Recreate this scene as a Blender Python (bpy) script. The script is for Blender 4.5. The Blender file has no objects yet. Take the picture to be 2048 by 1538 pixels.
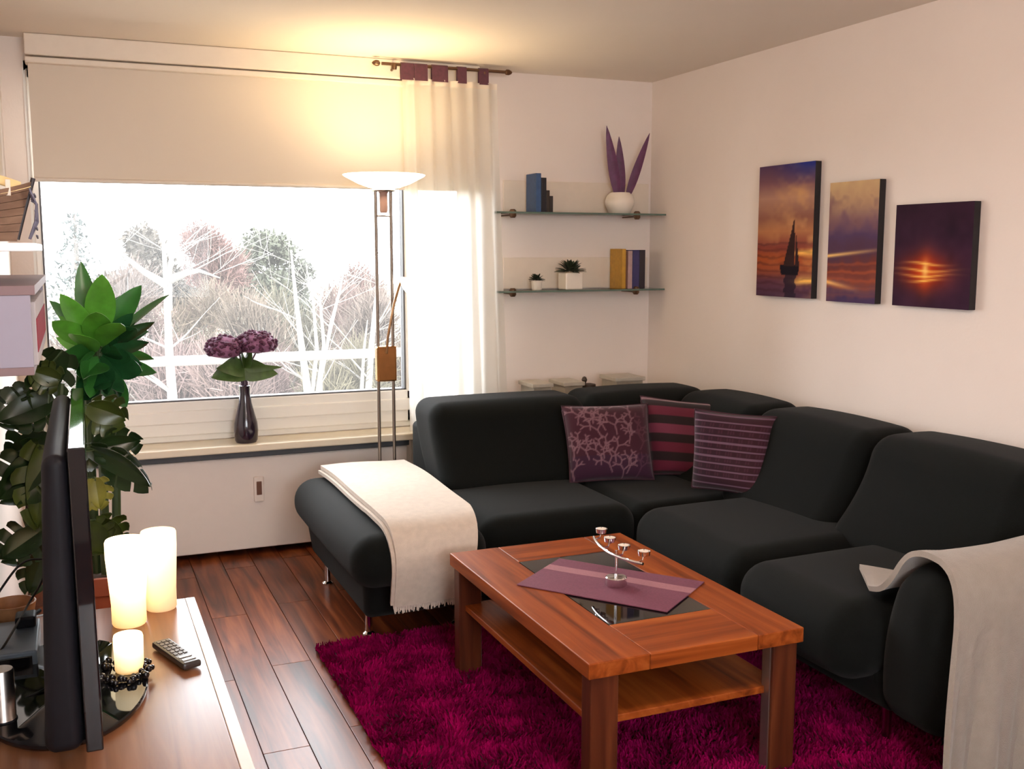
import bpy, bmesh, math, random
import numpy as np
from mathutils import Vector, Matrix
random.seed(7); RNG = np.random.default_rng(7)
S = bpy.context.scene
COL = S.collection
PI = math.pi
def R(d): return math.radians(d)

# ------------------------------------------------------------------ camera, world, light, exposure
FPX, CX, CY = 2070.0, 1024.0, 769.0
PITCH = math.atan(269.0 / FPX); YAW = R(22.89)
CAM_H, DEPTH, RIGHT, LEFT, HIGH = 1.538, 5.37, 3.15, -0.258, 2.5
cam_d = bpy.data.cameras.new('camera'); cam = bpy.data.objects.new('camera', cam_d); COL.objects.link(cam)
cam.location = (0, 0, CAM_H); cam.rotation_euler = (PI/2 - PITCH, 0, -YAW)
cam_d.sensor_width = 36; cam_d.lens = FPX / 2048 * 36; cam_d.clip_start = 0.02; cam_d.clip_end = 500
S.camera = cam
SKY_STRENGTH = 10.8
world = bpy.data.worlds.new('overcast_sky'); S.world = world; world.use_nodes = True
bg = world.node_tree.nodes['Background']; bg.inputs[0].default_value = (0.95, 0.965, 1.0, 1); bg.inputs[1].default_value = SKY_STRENGTH
S.view_settings.view_transform = 'Standard'; S.view_settings.look = 'None'
S.view_settings.gamma = 1; S.view_settings.use_curve_mapping = False
S.view_settings.exposure = 0.55
S.cycles.max_bounces = 10; S.cycles.diffuse_bounces = 6; S.cycles.transparent_max_bounces = 24
S.cycles.sample_clamp_indirect = 8; S.cycles.caustics_reflective = False; S.cycles.caustics_refractive = False
def portal(name, x0, x1, z0, z1):
    l = bpy.data.lights.new(name, 'AREA'); l.shape = 'RECTANGLE'; l.size = x1-x0; l.size_y = z1-z0
    l.cycles.is_portal = True
    o = bpy.data.objects.new(name, l); COL.objects.link(o)
    o.location = ((x0+x1)/2, DEPTH+0.22, (z0+z1)/2); o.rotation_euler = (-PI/2, 0, 0)
portal('window_portal', -0.17, 2.05, 0.6, 2.40)
rl = bpy.data.lights.new('room_fill_lamp', 'POINT'); rl.energy = 32; rl.color = (1.0, 0.83, 0.72); rl.shadow_soft_size = 0.14  # warm light out of frame, added to fill the walls and radiator
ro = bpy.data.objects.new('room_fill_lamp', rl); COL.objects.link(ro); ro.location = (0.95, 1.5, 2.15)

def P(px, py, y=None, z=None, x=None):
    """point of the room seen along a sight line, at a given depth y, height z or side x"""
    cp, sp, cy, sy = math.cos(PITCH), math.sin(PITCH), math.cos(YAW), math.sin(YAW)
    a, b = (px-CX)/FPX, -(py-CY)/FPX
    f = cp + b*sp; up = -sp + b*cp
    d = Vector((a*cy + f*sy, -a*sy + f*cy, up))
    if y is not None: t = y/d.y
    elif z is not None: t = (z-CAM_H)/d.z
    else: t = x/d.x
    return Vector((0, 0, CAM_H)) + d*t

# ------------------------------------------------------------------ materials
MATS = {}
def mat(name, color, rough=0.6, metal=0.0, noise=0.0, nscale=20, bump=0.0, bscale=200, sheen=0.0, spec=0.5, coat=0.0, emit=None, estr=0, trans=0.0):
    if name in MATS: return MATS[name]
    m = bpy.data.materials.new(name); m.use_nodes = True; nt = m.node_tree
    b = nt.nodes['Principled BSDF']; c = (*color, 1)
    b.inputs['Base Color'].default_value = c; b.inputs['Roughness'].default_value = rough; b.inputs['Metallic'].default_value = metal
    b.inputs['Specular IOR Level'].default_value = spec
    if sheen: b.inputs['Sheen Weight'].default_value = sheen; b.inputs['Sheen Roughness'].default_value = 0.5
    if coat: b.inputs['Coat Weight'].default_value = coat; b.inputs['Coat Roughness'].default_value = 0.05
    if emit: b.inputs['Emission Color'].default_value = (*emit, 1); b.inputs['Emission Strength'].default_value = estr
    if trans: b.inputs['Transmission Weight'].default_value = trans
    if noise or bump:
        tc = nt.nodes.new('ShaderNodeTexCoord')
    if noise:
        n = nt.nodes.new('ShaderNodeTexNoise'); n.inputs['Scale'].default_value = nscale; n.inputs['Detail'].default_value = 4
        nt.links.new(tc.outputs['Object'], n.inputs['Vector'])
        r = nt.nodes.new('ShaderNodeValToRGB')
        r.color_ramp.elements[0].position = 0.3; r.color_ramp.elements[1].position = 0.7
        r.color_ramp.elements[0].color = (*[max(0, v*(1-noise)) for v in color], 1)
        r.color_ramp.elements[1].color = (*[min(1, v*(1+noise)) for v in color], 1)
        nt.links.new(n.outputs['Fac'], r.inputs['Fac']); nt.links.new(r.outputs['Color'], b.inputs['Base Color'])
    if bump:
        n2 = nt.nodes.new('ShaderNodeTexNoise'); n2.inputs['Scale'].default_value = bscale; n2.inputs['Detail'].default_value = 3
        nt.links.new(tc.outputs['Object'], n2.inputs['Vector'])
        bp = nt.nodes.new('ShaderNodeBump'); bp.inputs['Strength'].default_value = bump; bp.inputs['Distance'].default_value = 0.004
        nt.links.new(n2.outputs['Fac'], bp.inputs['Height']); nt.links.new(bp.outputs['Normal'], b.inputs['Normal'])
    MATS[name] = m
    return m

def wood(name, dark, mid, light, axis=1, rough=0.3, scale=1.0, per_object=False, coat=0.0, spec=0.35):
    if name in MATS: return MATS[name]
    m = bpy.data.materials.new(name); m.use_nodes = True; nt = m.node_tree; b = nt.nodes['Principled BSDF']
    b.inputs['Roughness'].default_value = rough; b.inputs['Specular IOR Level'].default_value = spec
    if coat: b.inputs['Coat Weight'].default_value = coat; b.inputs['Coat Roughness'].default_value = 0.2
    tc = nt.nodes.new('ShaderNodeTexCoord'); mp = nt.nodes.new('ShaderNodeMapping')
    sc = [26*scale]*3; sc[axis] = 1.6*scale
    mp.inputs['Scale'].default_value = sc
    src = tc.outputs['Object']
    if per_object:
        oi = nt.nodes.new('ShaderNodeObjectInfo'); mu = nt.nodes.new('ShaderNodeVectorMath'); mu.operation = 'SCALE'
        cmb = nt.nodes.new('ShaderNodeCombineXYZ')
        for i in range(3): nt.links.new(oi.outputs['Random'], cmb.inputs[i])
        nt.links.new(cmb.outputs[0], mu.inputs[0]); mu.inputs['Scale'].default_value = 37
        ad = nt.nodes.new('ShaderNodeVectorMath'); ad.operation = 'ADD'
        nt.links.new(src, ad.inputs[0]); nt.links.new(mu.outputs[0], ad.inputs[1]); src = ad.outputs[0]
    nt.links.new(src, mp.inputs['Vector'])
    n = nt.nodes.new('ShaderNodeTexNoise'); n.inputs['Scale'].default_value = 1; n.inputs['Detail'].default_value = 6; n.inputs['Distortion'].default_value = 0.6
    nt.links.new(mp.outputs[0], n.inputs['Vector'])
    r = nt.nodes.new('ShaderNodeValToRGB'); e = r.color_ramp.elements
    e[0].position = 0.3; e[0].color = (*dark, 1); e[1].position = 0.72; e[1].color = (*light, 1)
    k = e.new(0.5); k.color = (*mid, 1)
    nt.links.new(n.outputs['Fac'], r.inputs['Fac'])
    out = r.outputs['Color']
    if per_object:
        hs = nt.nodes.new('ShaderNodeHueSaturation'); mr = nt.nodes.new('ShaderNodeMapRange')
        mr.inputs['To Min'].default_value = 0.8; mr.inputs['To Max'].default_value = 1.25
        nt.links.new(oi.outputs['Random'], mr.inputs['Value']); nt.links.new(mr.outputs[0], hs.inputs['Value'])
        nt.links.new(out, hs.inputs['Color']); out = hs.outputs['Color']
    nt.links.new(out, b.inputs['Base Color'])
    bp = nt.nodes.new('ShaderNodeBump'); bp.inputs['Strength'].default_value = 0.08; bp.inputs['Distance'].default_value = 0.002
    nt.links.new(n.outputs['Fac'], bp.inputs['Height']); nt.links.new(bp.outputs['Normal'], b.inputs['Normal'])
    MATS[name] = m
    return m

def glass_mat(name, tint=(1, 1, 1), refl=0.08, rough=0.02, haze=0.0):
    m = bpy.data.materials.new(name); m.use_nodes = True; nt = m.node_tree
    for n in list(nt.nodes):
        if n.type != 'OUTPUT_MATERIAL': nt.nodes.remove(n)
    out = [n for n in nt.nodes][0]
    t = nt.nodes.new('ShaderNodeBsdfTransparent'); t.inputs[0].default_value = (*tint, 1)
    g = nt.nodes.new('ShaderNodeBsdfGlossy'); g.inputs['Roughness'].default_value = rough
    lw = nt.nodes.new('ShaderNodeLayerWeight'); lw.inputs['Blend'].default_value = refl*2.5
    mx = nt.nodes.new('ShaderNodeMixShader')
    nt.links.new(lw.outputs['Fresnel'], mx.inputs[0]); nt.links.new(t.outputs[0], mx.inputs[1]); nt.links.new(g.outputs[0], mx.inputs[2])
    last = mx
    if haze:      # translucent veil mixed in to imitate glare washing out the view
        tl = nt.nodes.new('ShaderNodeBsdfTranslucent'); tl.inputs[0].default_value = (0.9, 0.88, 0.87, 1)
        last = nt.nodes.new('ShaderNodeMixShader'); last.inputs[0].default_value = haze
        nt.links.new(mx.outputs[0], last.inputs[1]); nt.links.new(tl.outputs[0], last.inputs[2])
    nt.links.new(last.outputs[0], out.inputs[0]); MATS[name] = m
    return m

def cloth_mat(name, color, translucent=0.4, transparent=0.2):
    m = bpy.data.materials.new(name); m.use_nodes = True; nt = m.node_tree
    for n in list(nt.nodes):
        if n.type != 'OUTPUT_MATERIAL': nt.nodes.remove(n)
    out = [n for n in nt.nodes][0]
    d = nt.nodes.new('ShaderNodeBsdfDiffuse'); d.inputs[0].default_value = (*color, 1)
    tl = nt.nodes.new('ShaderNodeBsdfTranslucent'); tl.inputs[0].default_value = (*color, 1)
    tp = nt.nodes.new('ShaderNodeBsdfTransparent')
    m1 = nt.nodes.new('ShaderNodeMixShader'); m1.inputs[0].default_value = translucent
    m2 = nt.nodes.new('ShaderNodeMixShader'); m2.inputs[0].default_value = transparent
    nt.links.new(d.outputs[0], m1.inputs[1]); nt.links.new(tl.outputs[0], m1.inputs[2])
    nt.links.new(m1.outputs[0], m2.inputs[1]); nt.links.new(tp.outputs[0], m2.inputs[2])
    nt.links.new(m2.outputs[0], out.inputs[0]); MATS[name] = m
    return m

def paint_mat(name, rough=0.6, attr='paint', sheen=0.0, spec=0.3):
    m = bpy.data.materials.new(name); m.use_nodes = True; nt = m.node_tree; b = nt.nodes['Principled BSDF']
    a = nt.nodes.new('ShaderNodeAttribute'); a.attribute_name = attr
    nt.links.new(a.outputs['Color'], b.inputs['Base Color']); b.inputs['Roughness'].default_value = rough
    b.inputs['Specular IOR Level'].default_value = spec
    if sheen: b.inputs['Sheen Weight'].default_value = sheen
    MATS[name] = m
    return m

# ------------------------------------------------------------------ mesh builder
class MB:
    def __init__(s): s.v = []; s.f = []; s.flat = set()
    def add(s, vs, fs):
        o = len(s.v); s.v += [tuple(v) for v in vs]; s.f += [tuple(i+o for i in f) for f in fs]; return s
    def box(s, x0, x1, y0, y1, z0, z1, b=0.0, m=None):
        if b:
            bm = bmesh.new(); bmesh.ops.create_cube(bm, size=1)
            for v in bm.verts: v.co = Vector(((x0+x1)/2+v.co.x*(x1-x0), (y0+y1)/2+v.co.y*(y1-y0), (z0+z1)/2+v.co.z*(z1-z0)))
            bmesh.ops.bevel(bm, geom=bm.edges[:], offset=b, segments=2, profile=0.5, affect='EDGES')
            bm.verts.index_update()
            vs = [v.co.copy() for v in bm.verts]; fs = [[v.index for v in f.verts] for f in bm.faces]; bm.free()
        else:
            vs = [Vector((x, y, z)) for x in (x0, x1) for y in (y0, y1) for z in (z0, z1)]
            fs = [(0, 1, 3, 2), (4, 6, 7, 5), (0, 4, 5, 1), (2, 3, 7, 6), (0, 2, 6, 4), (1, 5, 7, 3)]
        if m is not None: vs = [m @ v for v in vs]
        s.flat.update(range(len(s.f), len(s.f)+len(fs)))      # boxes keep crisp flat faces
        return s.add(vs, fs)
    def lathe(s, prof, cx=0, cy=0, cz=0, n=24, m=None, cap0=True, cap1=True):
        vs = []; fs = []
        for r, z in prof:
            for k in range(n):
                a = 2*PI*k/n; vs.append(Vector((r*math.cos(a), r*math.sin(a), z)))
        for i in range(len(prof)-1):
            for k in range(n):
                j = (k+1) % n; fs.append((i*n+k, i*n+j, (i+1)*n+j, (i+1)*n+k))
        if cap0: fs.append(tuple(range(n-1, -1, -1)))
        if cap1: fs.append(tuple((len(prof)-1)*n+k for k in range(n)))
        if m is not None: vs = [m @ v for v in vs]
        vs = [v+Vector((cx, cy, cz)) for v in vs]
        return s.add(vs, fs)
    def tube(s, pts, r, n=8, caps=True):
        pts = [Vector(p) for p in pts]; rs = r if isinstance(r, (list, tuple)) else [r]*len(pts)
        vs = []; fs = []; up = Vector((0.13, 0.21, 0.97))
        for i, p in enumerate(pts):
            d = (pts[min(i+1, len(pts)-1)]-pts[max(i-1, 0)])
            if d.length < 1e-9: d = Vector((0, 0, 1))
            d.normalize()
            a = d.cross(up)
            if a.length < 1e-3: a = d.cross(Vector((1, 0, 0)))
            a.normalize(); b = d.cross(a).normalized()
            for k in range(n):
                t = 2*PI*k/n; vs.append(p + (a*math.cos(t)+b*math.sin(t))*rs[i])
        for i in range(len(pts)-1):
            for k in range(n):
                j = (k+1) % n; fs.append((i*n+k, i*n+j, (i+1)*n+j, (i+1)*n+k))
        if caps:
            fs.append(tuple(range(n-1, -1, -1))); fs.append(tuple((len(pts)-1)*n+k for k in range(n)))
        return s.add(vs, fs)
    def grid(s, fn, nu, nv, thick=None):
        """surface fn(u,v), u,v in 0..1; thick gives it a second side"""
        vs = [Vector(fn(i/nu, j/nv)) for j in range(nv+1) for i in range(nu+1)]
        w = nu+1; fs = [(j*w+i, j*w+i+1, (j+1)*w+i+1, (j+1)*w+i) for j in range(nv) for i in range(nu)]
        if thick:
            nor = [Vector((0, 0, 0)) for _ in vs]
            for f in fs:
                nn = (vs[f[1]]-vs[f[0]]).cross(vs[f[3]]-vs[f[0]])
                for k in f: nor[k] += nn
            N = len(vs); back = [v - (n.normalized() if n.length > 0 else Vector((0, 0, 1)))*thick for v, n in zip(vs, nor)]
            fb = [tuple(reversed([k+N for k in f])) for f in fs]; side = []
            for i in range(nu):
                side.append((i+1, i, i+N, i+1+N)); a = nv*w+i; side.append((a, a+1, a+1+N, a+N))
            for j in range(nv):
                a = j*w; side.append((a, a+w, a+w+N, a+N)); a = j*w+nu; side.append((a+w, a, a+N, a+w+N))
            vs += back; fs += fb + side
        return s.add(vs, fs)
    def soft(s, c, h, r, bulge=(0, 0, 0), n=8, fn=None):
        """rounded, slightly puffed box: centre c, half sizes h, corner radius r, deform fn"""
        r = min(r, min(h)*0.98)
        ax = []
        for k in range(3):
            inner = h[k]-r
            t = [inner + r*math.tan(R(a)) for a in (11, 22.5, 34, 45)]
            mid = [inner*(-1+2*i/n) for i in range(n+1)]
            ax.append([-v for v in reversed(t)] + mid + t)
        idx = {}; vs = []; fs = []
        def vert(p):
            key = tuple(round(q, 6) for q in p)
            if key in idx: return idx[key]
            q = [max(-(h[k]-r), min(h[k]-r, p[k])) for k in range(3)]
            d = [p[k]-q[k] for k in range(3)]; L = math.sqrt(sum(e*e for e in d))
            o = [q[k]+d[k]/L*r for k in range(3)] if L > 1e-9 else list(p)
            e = [o[k]/h[k] for k in range(3)]
            for k in range(3):
                if bulge[k]:
                    i, j = [q for q in range(3) if q != k]
                    o[k] += bulge[k]*e[k]*(1-min(1, e[i]*e[i]))*(1-min(1, e[j]*e[j]))
            w = Vector(o) + Vector(c)
            if fn: w = Vector(fn(w))
            idx[key] = len(vs); vs.append(w); return idx[key]
        for k in range(3):
            i, j = [(1, 2), (2, 0), (0, 1)][k]
            for sgn in (-1, 1):
                A, B = ax[i], ax[j]
                for a in range(len(A)-1):
                    for b in range(len(B)-1):
                        q = []
                        for (u, v) in ((a, b), (a+1, b), (a+1, b+1), (a, b+1)):
                            p = [0, 0, 0]; p[k] = sgn*h[k]; p[i] = A[u]; p[j] = B[v]; q.append(vert(p))
                        if sgn < 0: q.reverse()
                        if len(set(q)) >= 3: fs.append(tuple(dict.fromkeys(q)))
        return s.add(vs, fs)
    def build(s, name, material, parent=None, smooth=True, org=None, colors=None):
        """ONE mesh object; coordinates are world ones, kept relative to the thing's base"""
        root = parent
        while root is not None and root.parent is not None: root = root.parent
        base = Vector(root.location) if root is not None else Vector(org if org is not None else (0, 0, 0))
        me = bpy.data.meshes.new(name)
        me.from_pydata([tuple(Vector(v)-base) for v in s.v], [], s.f); me.update()
        if smooth:
            me.polygons.foreach_set('use_smooth', [True]*len(me.polygons))
            me.set_sharp_from_angle(angle=R(38))
            if s.flat: me.polygons.foreach_set('use_smooth', [i not in s.flat for i in range(len(me.polygons))])
        me.materials.append(material)
        if colors is not None:
            a = me.color_attributes.new('paint', 'FLOAT_COLOR', 'POINT')
            a.data.foreach_set('color', np.array([(*c, 1) for c in colors], dtype=np.float32).ravel())
        o = bpy.data.objects.new(name, me); COL.objects.link(o)
        if root is not None: o.parent = parent
        else: o.location = base
        return o

def raw(name, verts, faces4, material, parent=None, org=(0, 0, 0)):
    """fast builder for many loose quads (numpy arrays)"""
    root = parent
    while root is not None and root.parent is not None: root = root.parent
    base = np.array(root.location if root is not None else org, dtype=np.float32)
    me = bpy.data.meshes.new(name); nv = len(verts); nf = len(faces4)
    me.vertices.add(nv); me.vertices.foreach_set('co', (verts.astype(np.float32)-base).ravel())
    me.loops.add(nf*4); me.loops.foreach_set('vertex_index', faces4.astype(np.int32).ravel())
    me.polygons.add(nf); me.polygons.foreach_set('loop_start', np.arange(nf, dtype=np.int32)*4)
    me.update(calc_edges=True); me.materials.append(material)
    o = bpy.data.objects.new(name, me); COL.objects.link(o)
    if parent is not None: o.parent = parent
    else: o.location = tuple(float(b) for b in base)
    return o

def thing(name, label, cat, loc, group=None):
    o = bpy.data.objects.new(name, None); COL.objects.link(o); o.location = loc; o.empty_display_size = 0.05
    o['label'] = label; o['category'] = cat
    if group: o['group'] = group
    return o
def tag(o, label, cat, group=None):
    o['label'] = label; o['category'] = cat
    if group: o['group'] = group
    return o
def struct(o): o['kind'] = 'structure'; return o
def stuff(o): o['kind'] = 'stuff'; return o
def box(x0, x1, y0, y1, z0, z1, b=0.0): return MB().box(x0, x1, y0, y1, z0, z1, b)

# palette
WALL = mat('wall_paint', (0.80, 0.71, 0.65), 0.85, noise=0.015, nscale=3, bump=0.12, bscale=90)
CEIL = mat('ceiling_paint', (0.76, 0.68, 0.60), 0.9, noise=0.015, nscale=2, bump=0.1, bscale=80)
WHITE = mat('white_window_plastic', (0.82, 0.80, 0.76), 0.35, noise=0.01)
WHITEPAINT = mat('white_radiator_enamel', (0.80, 0.72, 0.66), 0.45, noise=0.01)
SOFA = mat('dark_green_grey_fabric', (0.0040, 0.0050, 0.0046), 0.85, noise=0.18, nscale=260, bump=0.35, bscale=700, sheen=0.05, spec=0.10)
CHROME = mat('polished_chrome', (0.82, 0.80, 0.80), 0.12, 1.0, noise=0.02)
STEEL = mat('brushed_steel', (0.55, 0.50, 0.46), 0.3, 1.0, noise=0.05, nscale=80)
BLACKGLOSS = mat('black_gloss_plastic', (0.006, 0.006, 0.008), 0.04, noise=0.05, spec=0.6)
BLACKMATT = mat('black_matt_plastic', (0.008, 0.008, 0.011), 0.5, noise=0.1, spec=0.15)
GASKET = mat('grey_rubber_seal', (0.10, 0.10, 0.11), 0.6, noise=0.05)
GLASS = glass_mat('window_glass', (0.97, 0.98, 0.98), 0.06, haze=0.02)
SHELFGLASS = glass_mat('green_shelf_glass', (0.86, 0.93, 0.88), 0.12)
GLASSEDGE = mat('green_glass_edge', (0.10, 0.15, 0.12), 0.2, noise=0.1)
TABLEWOOD = wood('plum_walnut_table', (0.13, 0.024, 0.004), (0.27, 0.056, 0.009), (0.40, 0.105, 0.020), 1, 0.40, spec=0.2)
TABLEWOOD_X = wood('plum_walnut_table_across', (0.13, 0.024, 0.004), (0.27, 0.056, 0.009), (0.40, 0.105, 0.020), 0, 0.40, spec=0.2)
TABLEWOOD_Z = wood('plum_walnut_table_shaded', (0.05, 0.010, 0.004), (0.09, 0.021, 0.008), (0.14, 0.036, 0.013), 2, 0.36)  # same wood darkened: the shade on the legs is put into the colour
CABWOOD = wood('cabinet_wood', (0.16, 0.055, 0.024), (0.24, 0.095, 0.042), (0.32, 0.14, 0.065), 1, 0.28, coat=0.08, spec=0.3)
FLOORWOOD = wood('dark_laminate', (0.035, 0.007, 0.003), (0.15, 0.034, 0.010), (0.29, 0.085, 0.028), 1, 0.32, scale=0.9, per_object=True, coat=0.08, spec=0.22)

# ------------------------------------------------------------------ room shell
Y0, WT = -1.6, 0.22
struct(box(LEFT-WT, RIGHT+WT, Y0-WT, DEPTH+WT, -0.20, -0.016).build('floor', mat('screed', (0.05, 0.03, 0.02), 0.9, noise=0.1)))
FLOOR = bpy.data.objects['floor']
PW, PL = 0.145, 1.28
bmp = MB().box(0, PW-0.0022, 0, PL-0.002, -0.016, 0.0, 0.0012)
proto = bmp.build('plank', FLOORWOOD, None); proto.parent = FLOOR
nx = int(math.ceil((RIGHT-LEFT)/PW)); first = True
for i in range(nx):
    off = -(i*0.47 % 1.0)*PL
    y = Y0+off
    while y < DEPTH:
        if first: p = proto; first = False
        else: p = proto.copy(); COL.objects.link(p); p.parent = FLOOR
        x = LEFT+i*PW
        # the boards at the walls are cut to length and width
        sx = min(1.0, (RIGHT-x)/PW); ya = max(y, Y0); yb = min(y+PL, DEPTH)
        p.location = (x, ya, 0); p.scale = (sx, max(0.02, (yb-ya)/PL), 1)
        y += PL
struct(box(LEFT-WT, RIGHT+WT, Y0-WT, DEPTH+WT, HIGH, HIGH+0.2).build('ceiling', CEIL))
struct(box(RIGHT, RIGHT+WT, Y0-WT, DEPTH+WT, 0, HIGH).build('wall_right', WALL))
struct(box(LEFT-WT, LEFT, Y0-WT, DEPTH+WT, 0, HIGH).build('wall_left', WALL))
RWX0, RWX1, RWZ0, RWZ1 = -0.2, 1.5, 0.95, 2.3      # unseen window added behind the camera as a source of fill light
struct(MB().box(LEFT, RIGHT, Y0-WT, Y0, 0, RWZ0).box(LEFT, RIGHT, Y0-WT, Y0, RWZ1, HIGH).box(LEFT, RWX0, Y0-WT, Y0, RWZ0, RWZ1).box(RWX1, RIGHT, Y0-WT, Y0, RWZ0, RWZ1).build('wall_front', WALL, smooth=False))
w2 = struct(MB().box(RWX0, RWX1, Y0-0.12, Y0-0.05, RWZ0, RWZ0+0.05).box(RWX0, RWX1, Y0-0.12, Y0-0.05, RWZ1-0.05, RWZ1).box(RWX0, RWX0+0.05, Y0-0.12, Y0-0.05, RWZ0, RWZ1).box(RWX1-0.05, RWX1, Y0-0.12, Y0-0.05, RWZ0, RWZ1).build('fill_window', WHITE))
box(RWX0+0.05, RWX1-0.05, Y0-0.09, Y0-0.08, RWZ0+0.05, RWZ1-0.05).build('pane', GLASS, w2, smooth=False)
OX0, OX1, OZ0, OZ1 = -0.165, 2.04, 0.585, 2.40
wb = MB()
wb.box(LEFT, RIGHT, DEPTH, DEPTH+WT, 0, OZ0); wb.box(LEFT, RIGHT, DEPTH, DEPTH+WT, OZ1, HIGH)
wb.box(LEFT, OX0, DEPTH, DEPTH+WT, OZ0, OZ1); wb.box(OX1, RIGHT, DEPTH, DEPTH+WT, OZ0, OZ1)
struct(wb.build('wall_back', WALL, smooth=False))
BASE = mat('dark_baseboard', (0.03, 0.018, 0.014), 0.5, noise=0.1)
struct(box(LEFT, RIGHT-0.012, DEPTH-0.012, DEPTH, 0, 0.06, 0.002).build('baseboard_back', BASE))
struct(box(RIGHT-0.012, RIGHT, Y0, DEPTH, 0, 0.06, 0.002).build('baseboard_right', BASE))

# window: frame with two lights, rubber seals, panes
win = struct(MB().box(OX0, OX1, 5.36, 5.44, OZ0, 0.625, 0.004).box(OX0, OX1, 5.36, 5.44, OZ1-0.05, OZ1, 0.004)
    .box(OX0, OX0+0.03, 5.36, 5.44, 0.6, OZ1).box(OX1-0.03, OX1, 5.36, 5.44, 0.6, OZ1).box(1.655, 1.69, 5.36, 5.44, 0.6, OZ1, 0.004).box(1.985, OX1, 5.36, 5.44, 0.6, OZ1, 0.004).build('window_1', WHITE))
def sash(x0, x1, z0, z1, low):
    w = 0.045
    m = MB().box(x0, x1, 5.342, 5.425, z0, z0+low, 0.006).box(x0, x1, 5.342, 5.425, z1-w, z1, 0.006)
    m.box(x0, x0+w*0.6, 5.342, 5.425, z0, z1, 0.006).box(x1-w*0.6, x1, 5.342, 5.425, z0, z1, 0.006)
    m.box(x0+0.01, x1-0.01, 5.330, 5.35, z0+low*0.36, z0+low*0.74, 0.006)      # stepped bead along the bottom rail
    s_ = m.build('sash', WHITE, win)
    gx0, gx1, gz0, gz1 = x0+w*0.6, x1-w*0.6, z0+low, z1-w
    g = 0.008
    MB().box(gx0, gx1, 5.352, 5.41, gz0, gz0+g).box(gx0, gx1, 5.352, 5.41, gz1-g, gz1).box(gx0, gx0+g, 5.352, 5.41, gz0, gz1).box(gx1-g, gx1, 5.352, 5.41, gz0, gz1).build('seal', GASKET, s_, smooth=False)
    box(gx0+g, gx1-g, 5.385, 5.395, gz0+g, gz1-g).build('pane', GLASS, s_, smooth=False)
sash(OX0+0.012, 1.662, 0.615, OZ1-0.04, 0.172)
sash(1.682, 1.99, 0.615, OZ1-0.04, 0.045)
SILL = mat('cream_sill', (0.78, 0.70, 0.56), 0.3, noise=0.03, nscale=8)
struct(box(-0.257, 1.70, 5.15, 5.372, 0.545, 0.582, 0.006).build('window_sill', SILL))
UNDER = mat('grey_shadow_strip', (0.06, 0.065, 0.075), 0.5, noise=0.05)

# outside: balcony rail, balcony slab, terrain
struct(box(-6, 12, DEPTH+WT, 6.75, -0.25, -0.05).build('balcony_slab', mat('concrete', (0.32, 0.31, 0.30), 0.9, noise=0.12, nscale=6)))
rail = thing('balcony_railing', 'white balcony handrail running across the view outside the window', 'railing', (1.2, 6.6, -0.05))
RAILM = mat('white_rail_paint', (0.17, 0.155, 0.15), 0.4, noise=0.02)
box(-4, 8, 6.57, 6.63, 0.835, 0.893, 0.01).build('handrail', RAILM, rail)
for x in (-3.9, -1.5, 3.6, 7.9):
    box(x, x+0.05, 6.575, 6.625, -0.05, 0.84, 0.004).build('post', RAILM, rail)
gr = MB(); gr.grid(lambda u, v: (-60+120*u, 6+110*v, -7+4.5*v+0.6*math.sin(u*17)*math.sin(v*9)), 40, 40)
struct(gr.build('terrain', mat('winter_meadow', (0.11, 0.105, 0.06), 0.95, noise=0.5, nscale=0.6)))

# ------------------------------------------------------------------ trees beyond the balcony
BIRCH = mat('birch_bark', (0.10, 0.093, 0.082), 0.8, noise=0.2, nscale=3)
def twigs(bm_, p, d, L, r, depth, rnd):
    pts = [p]; rs = [r]; n = 4; q = p.copy(); dd = d.copy()
    for i in range(n):
        dd = (dd + Vector((rnd.uniform(-.16, .16), rnd.uniform(-.16, .16), rnd.uniform(-.06, .12)))).normalized()
        q = q + dd*(L/n); pts.append(q.copy()); rs.append(max(0.0032, r*(1-0.7*(i+1)/n)))
    bm_.tube(pts, rs, 5 if depth > 1 else 4, caps=False)
    if depth <= 0: return
    for k in range(rnd.randint(3, 4)):
        i = rnd.randint(1, n); a = rnd.uniform(0, 2*PI); sp = rnd.uniform(0.5, 1.0)
        nd = (dd + Vector((math.cos(a)*sp, math.sin(a)*sp*0.7, rnd.uniform(-.25, .45)))).normalized()
        twigs(bm_, pts[i], nd, L*rnd.uniform(.5, .75), max(0.0035, rs[i]*0.55), depth-1, rnd)
def birch(label, y, stems, seed, group=None):
    rnd = random.Random(seed)
    base = P(*stems[0][0], y=y); base.z = -6.4
    t = thing('birch_tree', label, 'tree', base)
    for k, st in enumerate(stems):
        pts = [P(*q, y=y) for q in st]
        if st[0][1] > 750: pts = [Vector((base.x+(pts[0].x-base.x)*0.6, y, -6.6))] + pts
        r0 = 0.062 if k == 0 else 0.036
        rs = [r0*1.5] + [r0*(1-0.8*i/(len(pts)-2)) for i in range(len(pts)-1)]
        MB().tube(pts, rs, 8).build('trunk', BIRCH, t)
        lb = MB()
        for i in range(2, len(pts)):
            for _ in range(2):
                a = rnd.choice((-1, 1))*rnd.uniform(0.5, 1.2)
                f = rnd.random(); q = pts[i-1].lerp(pts[i], f)
                d = Vector((math.sin(a), rnd.uniform(-.4, .4), math.cos(a)*0.8)).normalized()
                twigs(lb, q, d, rnd.uniform(0.5, 1.1), rs[i]*0.4, 1, rnd)
        stuff(lb.build('branches', BIRCH, t))
birch('white birch with one tall forked stem behind the leafy houseplant', 13.0, [[(345, 800), (338, 700), (334, 600), (328, 500), (322, 430)], [(336, 620), (338, 540), (352, 480), (366, 440)], [(334, 570), (290, 545), (245, 510), (215, 505)], [(338, 560), (375, 545), (400, 542), (440, 556)]], 3)
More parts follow.
